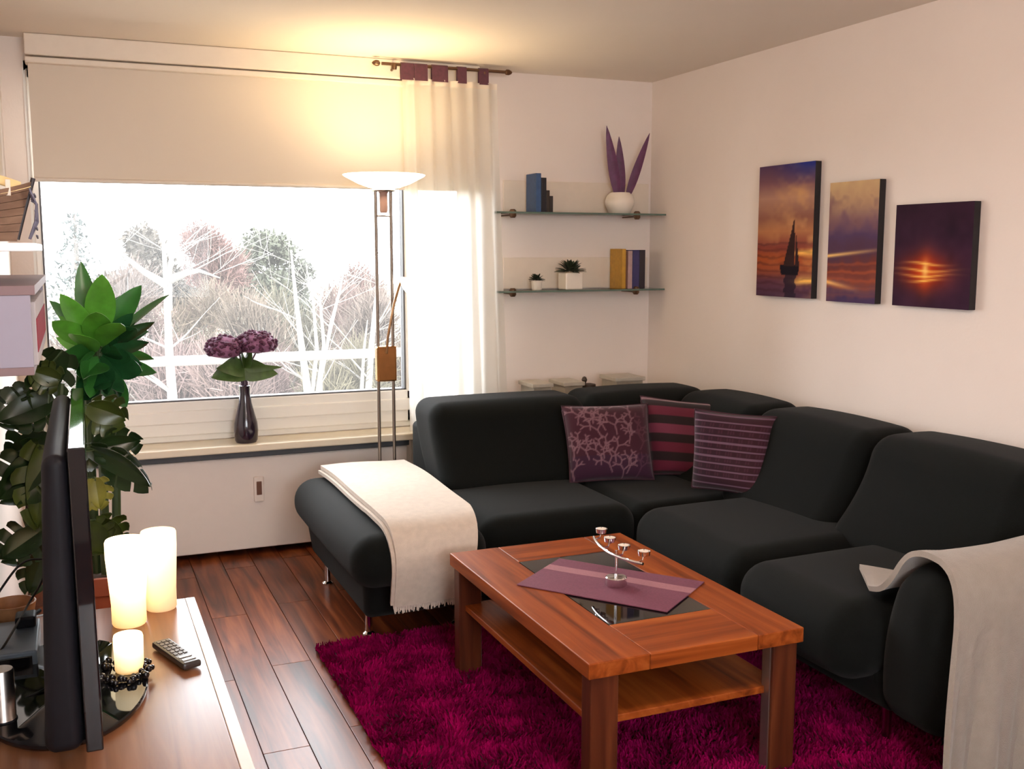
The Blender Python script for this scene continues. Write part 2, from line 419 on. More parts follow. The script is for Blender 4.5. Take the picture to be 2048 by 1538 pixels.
birch('white birch clump of several stems left of the floor lamp', 14.0, [[(618, 800), (604, 700), (592, 600), (582, 500)], [(622, 800), (634, 700), (626, 600), (612, 530)], [(640, 760), (662, 650), (680, 580), (688, 540)], [(636, 780), (648, 690), (640, 600), (655, 550)]], 8)
birch('thin pale birch standing beside the floor lamp poles', 15.0, [[(735, 800), (742, 700), (752, 600), (760, 540)], [(722, 800), (728, 700), (735, 640)]], 21)

def cards(cx, cy, cz, rx, ry, rz, n, lw, ll, upw=0.0, shell=0.5, rng=RNG):
    """n small blades spread through an ellipsoid"""
    d = rng.normal(size=(n, 3)); d /= np.linalg.norm(d, axis=1)[:, None]
    rad = (shell + (1-shell)*rng.random(n)**0.6)[:, None] * (1+0.18*np.sin(d[:, :1]*9+d[:, 1:2]*7))
    c = d*rad*np.array([rx, ry, rz]) + np.array([cx, cy, cz])
    a = rng.normal(size=(n, 3)); a[:, 2] += upw*2; a += d*upw; a /= np.linalg.norm(a, axis=1)[:, None]
    b = np.cross(a, rng.normal(size=(n, 3))); b /= np.linalg.norm(b, axis=1)[:, None]
    L = ll*(0.6+0.8*rng.random(n))[:, None]; W = lw*(0.7+0.6*rng.random(n))[:, None]
    v = np.stack([c-b*W, c+b*W, c+a*L+b*W*0.4, c+a*L-b*W*0.4], 1).reshape(-1, 3)
    return v, np.arange(4*n).reshape(-1, 4)
def crown_tree(name, label, px, top, wpx, y, col, n, lw, ll, upw, trunk=True, bottom=None, group=None, blobs=7, seed=1):
    rng = np.random.default_rng(seed); rnd = random.Random(seed)
    tp = P(px, top, y=y); w = wpx/FPX*y*1.08
    bz = P(px, bottom, y=y).z if bottom else tp.z-2.2*w
    gz = -7+4.5*(y-6)/110
    t = thing(name, label, 'tree' if trunk else 'bush', (tp.x, y, gz), group)
    vs = []; fs = []; o = 0; h = tp.z-bz
    for k in range(blobs):
        f = (k+0.5)/blobs; zz = bz+h*f*0.88
        sp = w*0.5*(1-0.55*f)
        v, q = cards(tp.x+rnd.uniform(-sp, sp), y+rnd.uniform(-sp, sp), zz, w*0.36*(1-0.3*f), w*0.36, h*0.2, n//blobs, lw, ll, upw, 0.3, rng)
        vs.append(v); fs.append(q+o); o += len(v)
    m = mat('leafage_'+label.split()[0]+'_'+str(px), tuple(0.46*q*w for q, w in zip(col, (1.12, 0.97, 0.9))), 0.9, noise=0.35, nscale=1.5)
    stuff(raw('foliage', np.concatenate(vs), np.concatenate(fs), m, t))
    MB().tube([(tp.x, y, gz-0.3), (tp.x+0.05, y, bz), (tp.x, y, bz+h*0.7)], [w*0.06, w*0.045, w*0.02], 7).build('trunk', mat('grey_bark', (0.08, 0.07, 0.06), 0.9, noise=0.2), t)
    tb = MB()
    for k in range(5):
        a = 2*PI*k/5+rnd.random(); z = bz+h*(0.15+0.12*k)
        tb.tube([(tp.x, y, z), (tp.x+math.cos(a)*w*0.2, y+math.sin(a)*w*0.2, z+h*0.1), (tp.x+math.cos(a)*w*0.34, y+math.sin(a)*w*0.34, z+h*0.24)], [w*0.02, w*0.013, w*0.006], 5)
    stuff(tb.build('branches', MATS['grey_bark'], t))
crown_tree('evergreen_tree', 'dark grey-green evergreen left of the tall birch stem', 285, 455, 110, 31, (0.085, 0.08, 0.065), 5000, 0.05, 0.16, 0.2, bottom=600, seed=2)
crown_tree('evergreen_tree', 'rounded bluish-green evergreen above the flower vase', 500, 462, 150, 38, (0.07, 0.09, 0.06), 7000, 0.06, 0.16, 0.1, bottom=610, seed=3)
crown_tree('bare_tree', 'reddish bare twiggy tree between birch and green evergreen', 415, 458, 110, 34, (0.20, 0.125, 0.115), 7000, 0.014, 0.5, 0.8, bottom=640, seed=4)
crown_tree('bare_tree', 'pinkish bare twiggy tree just left of the floor lamp', 712, 545, 90, 31, (0.20, 0.14, 0.13), 6000, 0.014, 0.5, 0.8, bottom=740, seed=5)
crown_tree('evergreen_tree', 'low greenish evergreen between the two birches', 590, 520, 90, 43, (0.09, 0.11, 0.09), 4000, 0.05, 0.16, 0.1, bottom=640, seed=6)
# sparse conifer at the far left
cp_ = P(148, 420, y=24); ct = thing('conifer_tree', 'sparse grey conifer with tiered boughs at far left of the view', 'tree', (cp_.x, 24, -6.2))
CON = mat('conifer_needles', (0.045, 0.055, 0.052), 0.9, noise=0.3, nscale=2)
MB().tube([(cp_.x, 24, -6.5), (cp_.x, 24, 0), (cp_.x, 24, cp_.z)], [0.2, 0.1, 0.02], 7).build('trunk', MATS['grey_bark'], ct)
cv = []; cf = []; o_ = 0
for k in range(26):
    z = cp_.z-0.1-k*0.14; L = 0.12+0.055*k
    for q in range(5):
        a = q*2*PI/5+k*0.9; d = np.array([math.cos(a), math.sin(a), -0.25])
        if random.random() < 0.35: continue
        tt = np.linspace(0.15, 1, 14)[:, None]
        c = np.array([cp_.x, 24, z])+d*tt*L
        v, f = cards(0, 0, 0, .09, .09, .05, 14, 0.03, 0.10, 0.1, 0.3); v = v.reshape(14, 4, 3)+c[:, None, :]
        cv.append(v.reshape(-1, 3)); cf.append(f+o_); o_ += 56
stuff(raw('needles', np.concatenate(cv), np.concatenate(cf), CON, ct))
# undergrowth of twiggy bushes, each its own
for k, (px, top, w, y, col, lab) in enumerate([
    (215, 545, 150, 21, (0.15, 0.125, 0.11), 'brown twiggy bush behind the leafy houseplant'),
    (300, 590, 150, 19, (0.16, 0.125, 0.12), 'mauve-brown twiggy bush around the tall birch stem'),
    (390, 570, 150, 20, (0.15, 0.13, 0.095), 'olive-brown twiggy bush right of the tall birch stem'),
    (480, 600, 150, 19, (0.15, 0.13, 0.10), 'tawny twiggy bush behind the vase flowers'),
    (560, 590, 130, 20, (0.12, 0.125, 0.085), 'greenish twiggy bush right of the vase flowers'),
    (665, 570, 140, 21, (0.17, 0.13, 0.12), 'rosy twiggy bush behind the birch clump'),
    (770, 590, 130, 21, (0.16, 0.14, 0.12), 'beige twiggy bush behind the floor lamp poles'),
    (330, 690, 190, 16, (0.16, 0.12, 0.115), 'low pinkish bush below the handrail, left of the vase'),
    (450, 700, 170, 16, (0.16, 0.12, 0.11), 'low pink-brown bush below the handrail, behind the vase stems'),
    (550, 700, 170, 16, (0.17, 0.125, 0.12), 'low rosy bush below the handrail, right of the vase'),
    (690, 700, 170, 17, (0.13, 0.13, 0.08), 'low olive bush below the handrail, right of the birch clump'),
    (800, 700, 170, 17, (0.15, 0.13, 0.10), 'low tawny bush below the handrail, right of the lamp poles')]):
    y = (18.5, 21.5, 24.5)[k % 3] if k < 7 else (15.6, 17.2)[k % 2]
    crown_tree('bush', lab, px, top, w, y, col, 4200, 0.010, 0.34, 0.9, trunk=False, bottom=top+260, group=None, blobs=5, seed=30+k)

# ------------------------------------------------------------------ radiator, roller blind, curtain
rad = thing('radiator', 'flat white panel radiator under the window sill', 'radiator', (0.65, 5.25, 0))
box(-0.235, 1.60, 5.225, 5.262, 0.032, 0.505, 0.006).build('front_panel', WHITEPAINT, rad)
box(-0.22, 1.58, 5.28, 5.358, 0.06, 0.50, 0.004).build('convector', UNDER, rad)
box(-0.22, 1.58, 5.262, 5.28, 0.10, 0.46).build('spacer', UNDER, rad)
for x in (0.0, 1.4): box(x, x+0.04, 5.29, 5.33, 0, 0.07, 0.003).build('foot', UNDER, rad)
box(0.788, 0.838, 5.205, 5.227, 0.275, 0.405, 0.006).build('heat_meter', WHITEPAINT, rad)
hm = [c for c in rad.children if c.name.startswith('heat_meter')][0]
box(0.800, 0.826, 5.200, 5.206, 0.312, 0.382, 0.003).build('meter_window', mat('brown_meter_window', (0.16, 0.07, 0.045), 0.3, noise=0.1), hm)
tag(box(-0.24, 1.60, 5.19, 5.30, 0.512, 0.546, 0.003).build('sill_gap_shade', UNDER, org=(0.68, 5.25, 0.512)), 'dark strip standing in for the shaded gap under the cream window sill', 'shade strip')  # dark strip filling the gap below the sill, coloured as its shade

blind = thing('roller_blind', 'cream roller blind pulled halfway down over the window', 'blind', (0.92, 5.30, 1.85))
BLINDF = cloth_mat('cream_blind_fabric', (0.70, 0.62, 0.53), 0.03, 0.0)
bf = MB(); bf.grid(lambda u, v: (-0.140+2.142*u, 5.285+0.002*math.sin(u*11), 1.862+0.56*v), 30, 8, 0.0015); bf.build('fabric', BLINDF, blind)
MB().tube([(-0.140, 5.285, 1.858), (2.002, 5.285, 1.858)], 0.010, 10).build('bottom_bar', mat('cream_bar', (0.70, 0.63, 0.56), 0.5, noise=0.02), blind)
CASS = mat('cream_cassette', (0.74, 0.66, 0.57), 0.5, noise=0.02)
MB().box(-0.15, 2.03, 5.235, 5.366, 2.405, 2.499, 0.006).build('cassette', CASS, blind)
box(-0.15, 2.03, 5.245, 5.33, 2.372, 2.398, 0.004).build('lower_trim', CASS, blind)

rod = thing('curtain_rod', 'short brown metal curtain rod under the ceiling above the sheer curtain', 'curtain rod', (1.84, 5.18, 2.47))
BRONZE = mat('bronze_metal', (0.16, 0.09, 0.055), 0.35, 0.9, noise=0.1)
RODZ, RODY = 2.466, 5.185
MB().tube([(1.48, RODY, RODZ), (2.16, RODY, RODZ)], 0.008, 10).build('rod', BRONZE, rod)
for x, s in ((1.47, -1), (2.15, 1)):
    MB().lathe([(0.007, 0), (0.014, 0.006), (0.015, 0.02), (0.009, 0.034), (0.002, 0.04)], n=12, m=Matrix.Translation((x, RODY, RODZ)) @ Matrix.Rotation(s*PI/2, 4, 'Y')).build('finial', BRONZE, rod)
for x in (1.545, 2.03):
    MB().tube([(x, RODY, RODZ-0.004), (x, RODY, RODZ-0.018), (x, RODY+0.05, RODZ-0.022), (x, DEPTH-0.14, RODZ-0.022)], 0.006, 8).lathe([(0.012, -.012), (0.014, 0), (0.012, 0.012)], x, RODY, RODZ-0.014, 10).build('bracket', BRONZE, rod)

cur = thing('sheer_curtain', 'sheer white tab-top curtain hanging at right of the window', 'curtain', (1.88, 5.185, 0.03))
SHEER = cloth_mat('sheer_white_voile', (0.90, 0.87, 0.82), 0.66, 0.14)
PURPLE = mat('purple_velvet', (0.075, 0.016, 0.035), 0.8, noise=0.2, nscale=60, sheen=0.3)
def cur_fn(u, v):
    f = 1-v
    x0 = 1.585+0.035*f; x1 = 2.105+0.075*f
    x = x0+(x1-x0)*(u+0.012*math.sin(u*31))
    amp = 0.010+0.030*f
    return (x, 5.185+amp*math.sin(u*2*PI*6.5+0.7*f)+0.012*f*math.sin(u*23+2), 0.03+2.372*v)
cb = MB(); cb.grid(cur_fn, 150, 24); cb.build('cloth', SHEER, cur)
hb = MB(); hb.grid(lambda u, v: (lambda p: (p[0], p[1]-0.004, 2.372+0.03*v))(cur_fn(u, 1)), 120, 1); hb.build('heading', cloth_mat('heading_tape', (0.86, 0.78, 0.7), 0.4, 0.05), cur)
for (a, b) in ((1.578, 1.645), (1.648, 1.718), (1.742, 1.828), (1.880, 1.930), (2.000, 2.052)):
    pts = []
    for k in range(13):
        t = PI*k/12; pts.append((RODY-0.012*math.cos(t), RODZ+0.012*math.sin(t)))
    pr = [(RODY-0.014, 2.392)]+pts+[(RODY+0.012, 2.392)]
    tb = MB(); tb.grid(lambda u, v: (a+(b-a)*u, pr[round(v*14)][0], pr[round(v*14)][1]), 3, 14, 0.002); tb.build('tab', PURPLE, cur)

# ------------------------------------------------------------------ floor lamp
lamp = thing('floor_lamp', 'brass and steel torchiere floor lamp with lit white bowl by the window', 'lamp', (1.391, 4.88, 0))
LY = 4.88; LXA, LXB, LXC = 1.352, 1.427, 1.391
MB().lathe([(0.13, 0), (0.135, 0.01), (0.125, 0.022), (0.05, 0.03), (0.02, 0.032)], LXC, LY, 0, 32).build('base', STEEL, lamp)
for x in (LXA, LXB): MB().tube([(x, LY, 0.02), (x, LY, 1.82)], 0.0082, 10).build('pole', mat('dark_nickel', (0.22, 0.18, 0.15), 0.35, 1.0, noise=0.05), lamp)
MB().lathe([(0.055, 0), (0.058, 0.006), (0.055, 0.012)], LXC, LY, 1.815, 24).build('mounting_plate', STEEL, lamp)
MB().lathe([(0.016, -0.10), (0.020, -0.09), (0.020, -0.01), (0.024, 0)], LXC, LY, 1.815, 16).build('lamp_socket', mat('rosy_ceramic', (0.42, 0.25, 0.2), 0.4, noise=0.1), lamp)
MB().tube([(LXA, LY, 1.70), (LXB, LY, 1.70)], 0.005, 8).build('crossbar', STEEL, lamp)
LIT = mat('lit_opal_glass', (0.9, 0.85, 0.75), 0.35, noise=0.01, emit=(1.0, 0.84, 0.58), estr=8.0)
bp_ = [(0.035, 0.0), (0.075, 0.008), (0.125, 0.026), (0.165, 0.047), (0.190, 0.060), (0.197, 0.066), (0.192, 0.068), (0.160, 0.052), (0.12, 0.032), (0.07, 0.014), (0.03, 0.006)]
MB().lathe(bp_, LXC+0.005, LY, 1.827, 40, cap0=False, cap1=False).build('bowl_shade', LIT, lamp)
box(LXA-0.012, LXB+0.012, LY-0.028, LY+0.02, 0.901, 1.074, 0.008).build('dimmer_block', mat('brass_copper', (0.42, 0.20, 0.07), 0.22, 0.9, noise=0.08, nscale=30), lamp)
MB().tube([(LXC-0.005, LY-0.03, 1.04), (LXC+0.0, LY-0.04, 1.12), (LXC+0.03, LY-0.05, 1.28), (LXB+0.018, LY-0.06, 1.365), (LXB+0.03, LY-0.06, 1.395)], 0.0065, 8).build('reading_arm', mat('brass_arm', (0.45, 0.26, 0.13), 0.3, 0.8, noise=0.06), lamp)
MB().lathe([(0.012, 0), (0.018, 0.01), (0.034, 0.045), (0.043, 0.085), (0.040, 0.086), (0.01, 0.03)], n=20, m=Matrix.Translation((LXB+0.025, LY-0.06, 1.40)) @ Matrix.Rotation(R(125), 4, 'Y'), cap1=False).build('reading_shade', mat('opal_reading_glass', (0.85, 0.82, 0.76), 0.3, noise=0.01, emit=(1, 0.9, 0.75), estr=1.2), lamp)
ld = bpy.data.lights.new('torchiere_bulb', 'SPOT'); ld.energy = 13; ld.color = (1.0, 0.69, 0.28); ld.shadow_soft_size = 0.05; ld.spot_size = R(158); ld.spot_blend = 0.9
lo = bpy.data.objects.new('torchiere_bulb', ld); COL.objects.link(lo); lo.location = (LXC, LY, 1.90); lo.rotation_euler = (PI, 0, 0)

# ------------------------------------------------------------------ vase with flowers on the sill
vx, vy, vz = 0.762, 5.235, 0.582
vase = thing('flower_vase', 'slim dark purple vase of purple flowers on the window sill', 'vase', (vx, vy, vz))
VASEM = mat('dark_plum_glaze', (0.018, 0.010, 0.022), 0.16, noise=0.2, coat=0.5)
MB().lathe([(0.050, 0), (0.056, 0.012), (0.060, 0.06), (0.057, 0.10), (0.044, 0.15), (0.032, 0.20), (0.026, 0.25), (0.027, 0.285), (0.023, 0.287), (0.02, 0.25)], vx, vy, vz, 28, cap1=False).build('body', VASEM, vase)
FLW = mat('purple_bloom', (0.085, 0.020, 0.055), 0.85, noise=0.5, nscale=90)
FLD = mat('mauve_petal', (0.24, 0.10, 0.20), 0.85, noise=0.3, nscale=60)
STM = mat('plum_stem', (0.055, 0.02, 0.05), 0.6, noise=0.2)
GLF = mat('dark_green_leaf', (0.05, 0.10, 0.02), 0.45, noise=0.35, nscale=25)
rnd = random.Random(5)
for k in range(7):
    a = k*0.9; t = ((k % 4)-1.5)*0.05
    MB().tube([(vx+0.008*math.cos(a), vy+0.008*math.sin(a), vz+0.12), (vx+0.014*math.cos(a), vy+0.014*math.sin(a), vz+0.30), (vx+t*0.45, vy, vz+0.40), (vx+t*0.9, vy+0.01*math.cos(a), vz+0.465)], 0.0042, 6).build('stem', STM, vase)
for (bx, bz_, br) in ((-0.088, 0.470, 0.092), (0.066, 0.488, 0.096)):
    m = MB(); c = Vector((vx+bx, vy, vz+bz_))
    for k in range(190):
        z = rnd.uniform(-0.35, 1); a = rnd.uniform(0, 2*PI); rr = math.sqrt(max(0, 1-z*z))
        d = Vector((rr*math.cos(a), rr*math.sin(a)*0.9, z*0.72)); p = c+d*br*rnd.uniform(0.86, 1.04)
        s = rnd.uniform(0.010, 0.016)
        m.lathe([(0.001, -s*0.7), (s*0.8, -s*0.2), (s*0.7, s*0.4), (0.001, s*0.75)], p.x, p.y, p.z, 6, cap0=False, cap1=False)
    b = m.build('blossom', FLW, vase)
    MB().lathe([(0.01, -0.045), (br*0.75, -0.032), (br*0.93, 0.0), (br*0.8, 0.032), (br*0.45, 0.058), (0.005, 0.066)], c.x, c.y, c.z, 18).build('bloom_core', FLD, b)
def leaf_mesh(base, direction, side, L, W, curl=0.3, fold=0.15, nu=4, nv=9, shape=0.42, thick=0.0012):
    """a broad leaf with a folded midrib: grows from base along direction, droops by curl"""
    d = Vector(direction).normalized(); s = Vector(side); s = (s-d*s.dot(d)).normalized(); nrm = s.cross(d).normalized()
    def fn(u, v):
        w = W*(math.sin(PI*v**shape)**0.72 if 0 < v < 1 else 0.0)
        w = max(w, 0.0015)
        q = (u-0.5)*2
        return Vector(base)+d*(L*v*(1-0.15*curl*v))+s*(w*q*0.5)+nrm*(-curl*L*v*v*0.5+fold*w*abs(q)*0.5)
    m = MB(); m.grid(fn, nu, nv, thick); return m
for (dx, dz, L, W, sx) in ((-0.15, -0.03, 0.17, 0.135, 1), (0.15, -0.04, 0.17, 0.12, 1), (0.05, 0.12, 0.12, 0.07, 1), (-0.03, 0.10, 0.11, 0.07, -1), (0.20, -0.01, 0.19, 0.045, 1), (-0.12, 0.0, 0.14, 0.10, -1)):
    leaf_mesh((vx, vy-0.015, vz+0.375), (dx, -0.02, dz), (0, 0.5, 1), L, W, 0.25*sx, 0.2).build('leaf', GLF, vase)

# ------------------------------------------------------------------ glass wall shelves and what stands on them
def glass_shelf(label, z, x0):
    t = thing('glass_shelf', label, 'shelf', (2.63, 5.27, z), 'glass wall shelves in the corner')
    s = box(x0, 3.135, 5.17, 5.366, z-0.009, z).build('glass_board', SHELFGLASS, t, smooth=False)
    box(x0, 3.135, 5.166, 5.170, z-0.0095, z+0.0005).build('front_edge', GLASSEDGE, s, smooth=False)
    pz = mat('satin_back_plate', (0.76, 0.655, 0.545), 0.4, noise=0.02)
    box(2.21, 3.13, 5.356, 5.368, z+0.004, z+0.178, 0.002).build('back_plate', pz, t)
    for x in (2.20, 2.965):
        b = MB().lathe([(0.012, -0.032), (0.019, -0.022), (0.019, 0.006), (0.012, 0.014)], x, 5.20, z, 14)
        b.tube([(x, 5.20, z-0.017), (x, 5.366, z-0.017)], 0.0045, 8)
        b.build('clamp', BRONZE, t)
glass_shelf('upper glass wall shelf holding blue book and purple leaf pot', 1.742, 2.095)
glass_shelf('lower glass wall shelf holding little plants and yellow book', 1.318, 2.11)
PAGES = mat('book_pages', (0.72, 0.66, 0.55), 0.9, noise=0.08, nscale=120)
def book(x0, x1, z, h, d, col, label, name='book', tilt=0.0, y0=5.20, group='books on the glass shelves'):
    t = thing(name, label, 'book', ((x0+x1)/2, y0+d/2, z), group)
    cm = mat('cover_%.3f_%.3f' % (x0, h), col, 0.45, noise=0.12, nscale=40)
    c = 0.0025
    m = MB().box(x0, x0+c, y0, y0+d, z, z+h).box(x1-c, x1, y0, y0+d, z, z+h).box(x0, x1, y0-0.003, y0+c, z, z+h, 0.0012)
    m.build('cover', cm, t, smooth=False)
    box(x0+c, x1-c, y0+c, y0+d-0.004, z+0.003, z+h-0.004).build('page_block', PAGES, t, smooth=False)
    return t
ZU, ZL = 1.7425, 1.3185
book(2.336, 2.366, ZU, 0.208, 0.13, (0.035, 0.085, 0.20), 'tall blue book at the left end of the upper glass shelf')
book(2.368, 2.398, ZU, 0.185, 0.13, (0.012, 0.012, 0.018), 'black book standing right against the tall blue book')
book(2.400, 2.418, ZU, 0.118, 0.12, (0.03, 0.018, 0.012), 'short dark brown book right of the black book')
book(2.420, 2.438, ZU, 0.088, 0.11, (0.02, 0.013, 0.01), 'smallest black booklet, rightmost of the upper shelf books')
book(2.872, 2.896, ZL, 0.226, 0.14, (0.50, 0.26, 0.025), 'tall yellow book on the lower glass shelf')
book(2.898, 2.908, ZL, 0.210, 0.14, (0.14, 0.05, 0.03), 'thin red-brown book touching the yellow book')
book(2.910, 2.938, ZL, 0.215, 0.14, (0.42, 0.28, 0.27), 'pale pink book between the yellow and navy books')
book(2.940, 2.984, ZL, 0.220, 0.14, (0.035, 0.03, 0.12), 'navy blue book on the lower glass shelf')
book(2.986, 3.022, ZL, 0.220, 0.14, (0.018, 0.012, 0.02), 'black book at the right end of the lower shelf')
WPOT = mat('white_ceramic', (0.80, 0.72, 0.62), 0.3, noise=0.02)
def little_pot(x, y, z, r, h, pr, ph, label, square):
    t = thing('potted_plant', label, 'plant', (x, y, z), 'little plants on the lower glass shelf')
    if square: box(x-r, x+r, y-r, y+r, z, z+h, 0.006).build('pot', WPOT, t)
    else: MB().lathe([(r*0.85, 0), (r*0.9, 0.004), (r, h), (r*0.85, h), (r*0.8, h*0.8)], x, y, z, 20).build('pot', WPOT, t)
    m = MB(); rn = random.Random(int(x*1000))
    for k in range(60):
        a = rn.uniform(0, 2*PI); e = rn.uniform(0.1, 1.3); d = Vector((math.cos(a)*math.cos(e), math.sin(a)*math.cos(e), math.sin(e)*0.75))
        p = Vector((x, y, z+h*0.98)); sd = d.cross(Vector((0, 0, 1)))
        if sd.length < 0.01: sd = Vector((1, 0, 0))
        l = leaf_mesh(p+d*pr*0.35, d, sd, pr*0.75, pr*0.34, 0.3, 0.2, 2, 4)
        m.add(l.v, l.f)
    stuff(m.build('foliage', mat('dark_shelf_foliage', (0.018, 0.028, 0.010), 0.6, noise=0.3), t))
little_pot(2.365, 5.25, ZL, 0.031, 0.052, 0.045, 0.05, 'smaller round white pot with dark sprout on the lower shelf', False)
little_pot(2.572, 5.25, ZL, 0.052, 0.095, 0.085, 0.06, 'larger square white pot with dark leaves on the lower shelf', True)
px_ = 2.885; pt = thing('leaf_pot', 'round white pot with three purple blade leaves on the upper shelf', 'plant', (px_, 5.26, ZU))
MB().lathe([(0.055, 0), (0.062, 0.006), (0.082, 0.05), (0.084, 0.07), (0.074, 0.10), (0.056, 0.118), (0.048, 0.116), (0.06, 0.09)], px_, 5.26, ZU, 28, cap1=False).build('pot', WPOT, pt)
MB().lathe([(0.056, 0.0), (0.0, 0.004)], px_, 5.26, ZU+0.10, 16, cap0=True, cap1=False).build('soil', mat('soil', (0.05, 0.03, 0.02), 0.9, noise=0.3), pt)
PURL = mat('purple_leaf', (0.10, 0.018, 0.075), 0.5, noise=0.3, nscale=30)
for (a, b, W) in (((1237, 372), (1213, 250), 0.062), ((1243, 372), (1238, 272), 0.058), ((1254, 372), (1300, 264), 0.050)):
    p0 = P(*a, y=5.25); p1 = P(*b, y=5.22)
    p0.z = ZU+0.085
    leaf_mesh(p0, p1-p0, (0.88, -0.47, 0), (p1-p0).length, W*0.95, 0.06, 0.2, 4, 10, 0.66, 0.002).build('leaf', PURL, pt)

# small lidded boxes behind the sofa back, on a low console
cons = thing('console_table', 'low narrow white console behind the sofa back, mostly hidden', 'table', (2.55, 5.18, 0))
CONM = mat('white_console', (0.62, 0.56, 0.5), 0.5, noise=0.02)
box(2.24, 3.10, 5.0, 5.34, 0.725, 0.745, 0.003).build('tabletop', CONM, cons)
for x in (2.26, 3.05):
    for y in (5.02, 5.29): box(x, x+0.03, y, y+0.03, 0, 0.725, 0.002).build('leg', CONM, cons)
BOXG = mat('grey_translucent_box', (0.36, 0.32, 0.26), 0.3, noise=0.08)
BOXL = mat('pale_grey_lid', (0.48, 0.43, 0.36), 0.35, noise=0.06)
def lid_box(a, b, top, label):
    t = thing('storage_box', label, 'box', ((a+b)/2, 5.1, 0.745), 'lidded boxes behind the sofa')
    box(a+0.012, b-0.012, 5.04, 5.22, 0.745, top-0.022, 0.003).build('body', BOXG, t)
    box(a, b, 5.03, 5.23, top-0.022, top, 0.004).build('lid', BOXL, t)
lid_box(2.245, 2.37, 0.823, 'leftmost grey lidded box peeking above the sofa back')
lid_box(2.43, 2.56, 0.822, 'middle grey lidded box peeking above the sofa back')
lid_box(2.75, 2.94, 0.832, 'widest grey lidded box peeking above the sofa, nearest the corner')
bt = thing('ornament_figure', 'tiny dark ornament on a foot peeking above the sofa back', 'ornament', (2.62, 5.12, 0.745))
MB().lathe([(0.04, 0), (0.042, 0.01), (0.036, 0.05), (0.012, 0.055)], 2.63, 5.12, 0.745, 14).build('foot', mat('dark_bronze_figure', (0.04, 0.024, 0.015), 0.5, noise=0.2), bt)
MB().lathe([(0.006, 0.05), (0.010, 0.06), (0.016, 0.075), (0.010, 0.09), (0.002, 0.094)], 2.60, 5.12, 0.745, 12).build('bud', MATS['dark_bronze_figure'], bt)

# ------------------------------------------------------------------ canvas pictures on the right wall
def lin(c): return tuple(((v/255)/12.92 if v/255 <= 0.04045 else ((v/255+0.055)/1.055)**2.4) for v in c)
def mixc(a, b, t): t = max(0, min(1, t)); return tuple(a[i]+(b[i]-a[i])*t for i in range(3))
def vnoise(x, y, seed=0):
    def h(i, j):
        n = math.sin(i*127.1+j*311.7+seed*74.7)*43758.5453; return n-math.floor(n)
    i, j = math.floor(x), math.floor(y); f, g = x-i, y-j; f = f*f*(3-2*f); g = g*g*(3-2*g)
    return (h(i, j)*(1-f)+h(i+1, j)*f)*(1-g)+(h(i, j+1)*(1-f)+h(i+1, j+1)*f)*g
def fbm(x, y, s=0): return 0.5*vnoise(x, y, s)+0.3*vnoise(2*x, 2*y, s+1)+0.2*vnoise(4*x, 4*y, s+2)
def ramp(stops, t):
    for (a, ca), (b, cb_) in zip(stops, stops[1:]):
        if t <= b: return mixc(ca, cb_, (t-a)/(b-a))
    return stops[-1][1]
def art_boat(u, v):     # u left to right, v from the bottom up
    st = [(0, (78, 52, 74)), (0.12, (96, 56, 70)), (0.2, (150, 74, 48)), (0.30, (168, 82, 42)), (0.38, (130, 62, 54)), (0.5, (178, 118, 80)), (0.6, (140, 92, 78)), (0.75, (176, 132, 112)), (0.88, (120, 82, 92)), (1, (86, 62, 92))]
    c = ramp(st, v); n = fbm(u*4, v*9, 3)
    c = mixc(c, (226, 172, 108), max(0, n-0.45)*2.2*(1 if v > 0.4 else 0.5)*u)
    if v > 0.83: c = mixc(c, (44, 52, 130), (v-0.83)*6*min(1, max(0, u*1.6-0.35))*(0.7+n*0.5))
    for vv, s in ((0.335, 0.022), (0.125, 0.025)):
        if u > 0.55: c = mixc(c, (255, 196, 96), math.exp(-((v-vv-0.02*(u-.7))/s)**2)*min(1, (u-0.55)*4))
    if v < 0.42: c = mixc(c, (66, 34, 40), 0.45*max(0, math.sin(v*120+6*n))*(1-u*0.5))
    # boat with two sails and its reflection
    if 0.17 < v < 0.245 and abs(u-0.61) < 0.17-0.5*max(0, 0.215-v): c = (26, 20, 30)
    if 0.24 < v < 0.585:
        k = (v-0.24)/0.345
        if 0.50+0.165*k < u < 0.70-0.02*k and u < 0.69: c = mixc((40, 26, 28), (70, 44, 40), n)
        if 0.70 < u < 0.78-0.10*k and v < 0.47: c = (52, 34, 36)
    if v <= 0.17 and abs(u-0.62-0.02*math.sin(v*90)) < 0.10: c = mixc(c, (36, 26, 40), 0.75)
    return lin(c)
def art_cloud(u, v):
    st = [(0, (70, 52, 86)), (0.1, (104, 68, 80)), (0.2, (130, 68, 56)), (0.3, (110, 56, 50)), (0.4, (84, 56, 74)), (0.55, (84, 62, 92)), (0.68, (120, 88, 100)), (0.8, (176, 140, 112)), (1, (206, 174, 128))]
    n = fbm(u*3.2+1, v*6, 11); c = ramp(st, min(1, max(0, v+(n-0.5)*0.22)))
    if v > 0.6: c = mixc(c, (120, 86, 92), max(0, n-0.52)*3)
    c = mixc(c, (255, 206, 120), math.exp(-((v-0.385-0.05*u)/0.014)**2)*max(0, 1-u*0.75))
    c = mixc(c, (250, 190, 110), math.exp(-((v-0.165+0.09*u)/0.02)**2)*max(0, 1-u*1.4))
    if v < 0.36: c = mixc(c, (190, 92, 50), 0.5*max(0, math.sin(v*95+5*n))*(1-abs(v-0.25)*4 if abs(v-0.25) < 0.25 else 0))
    return lin(c)
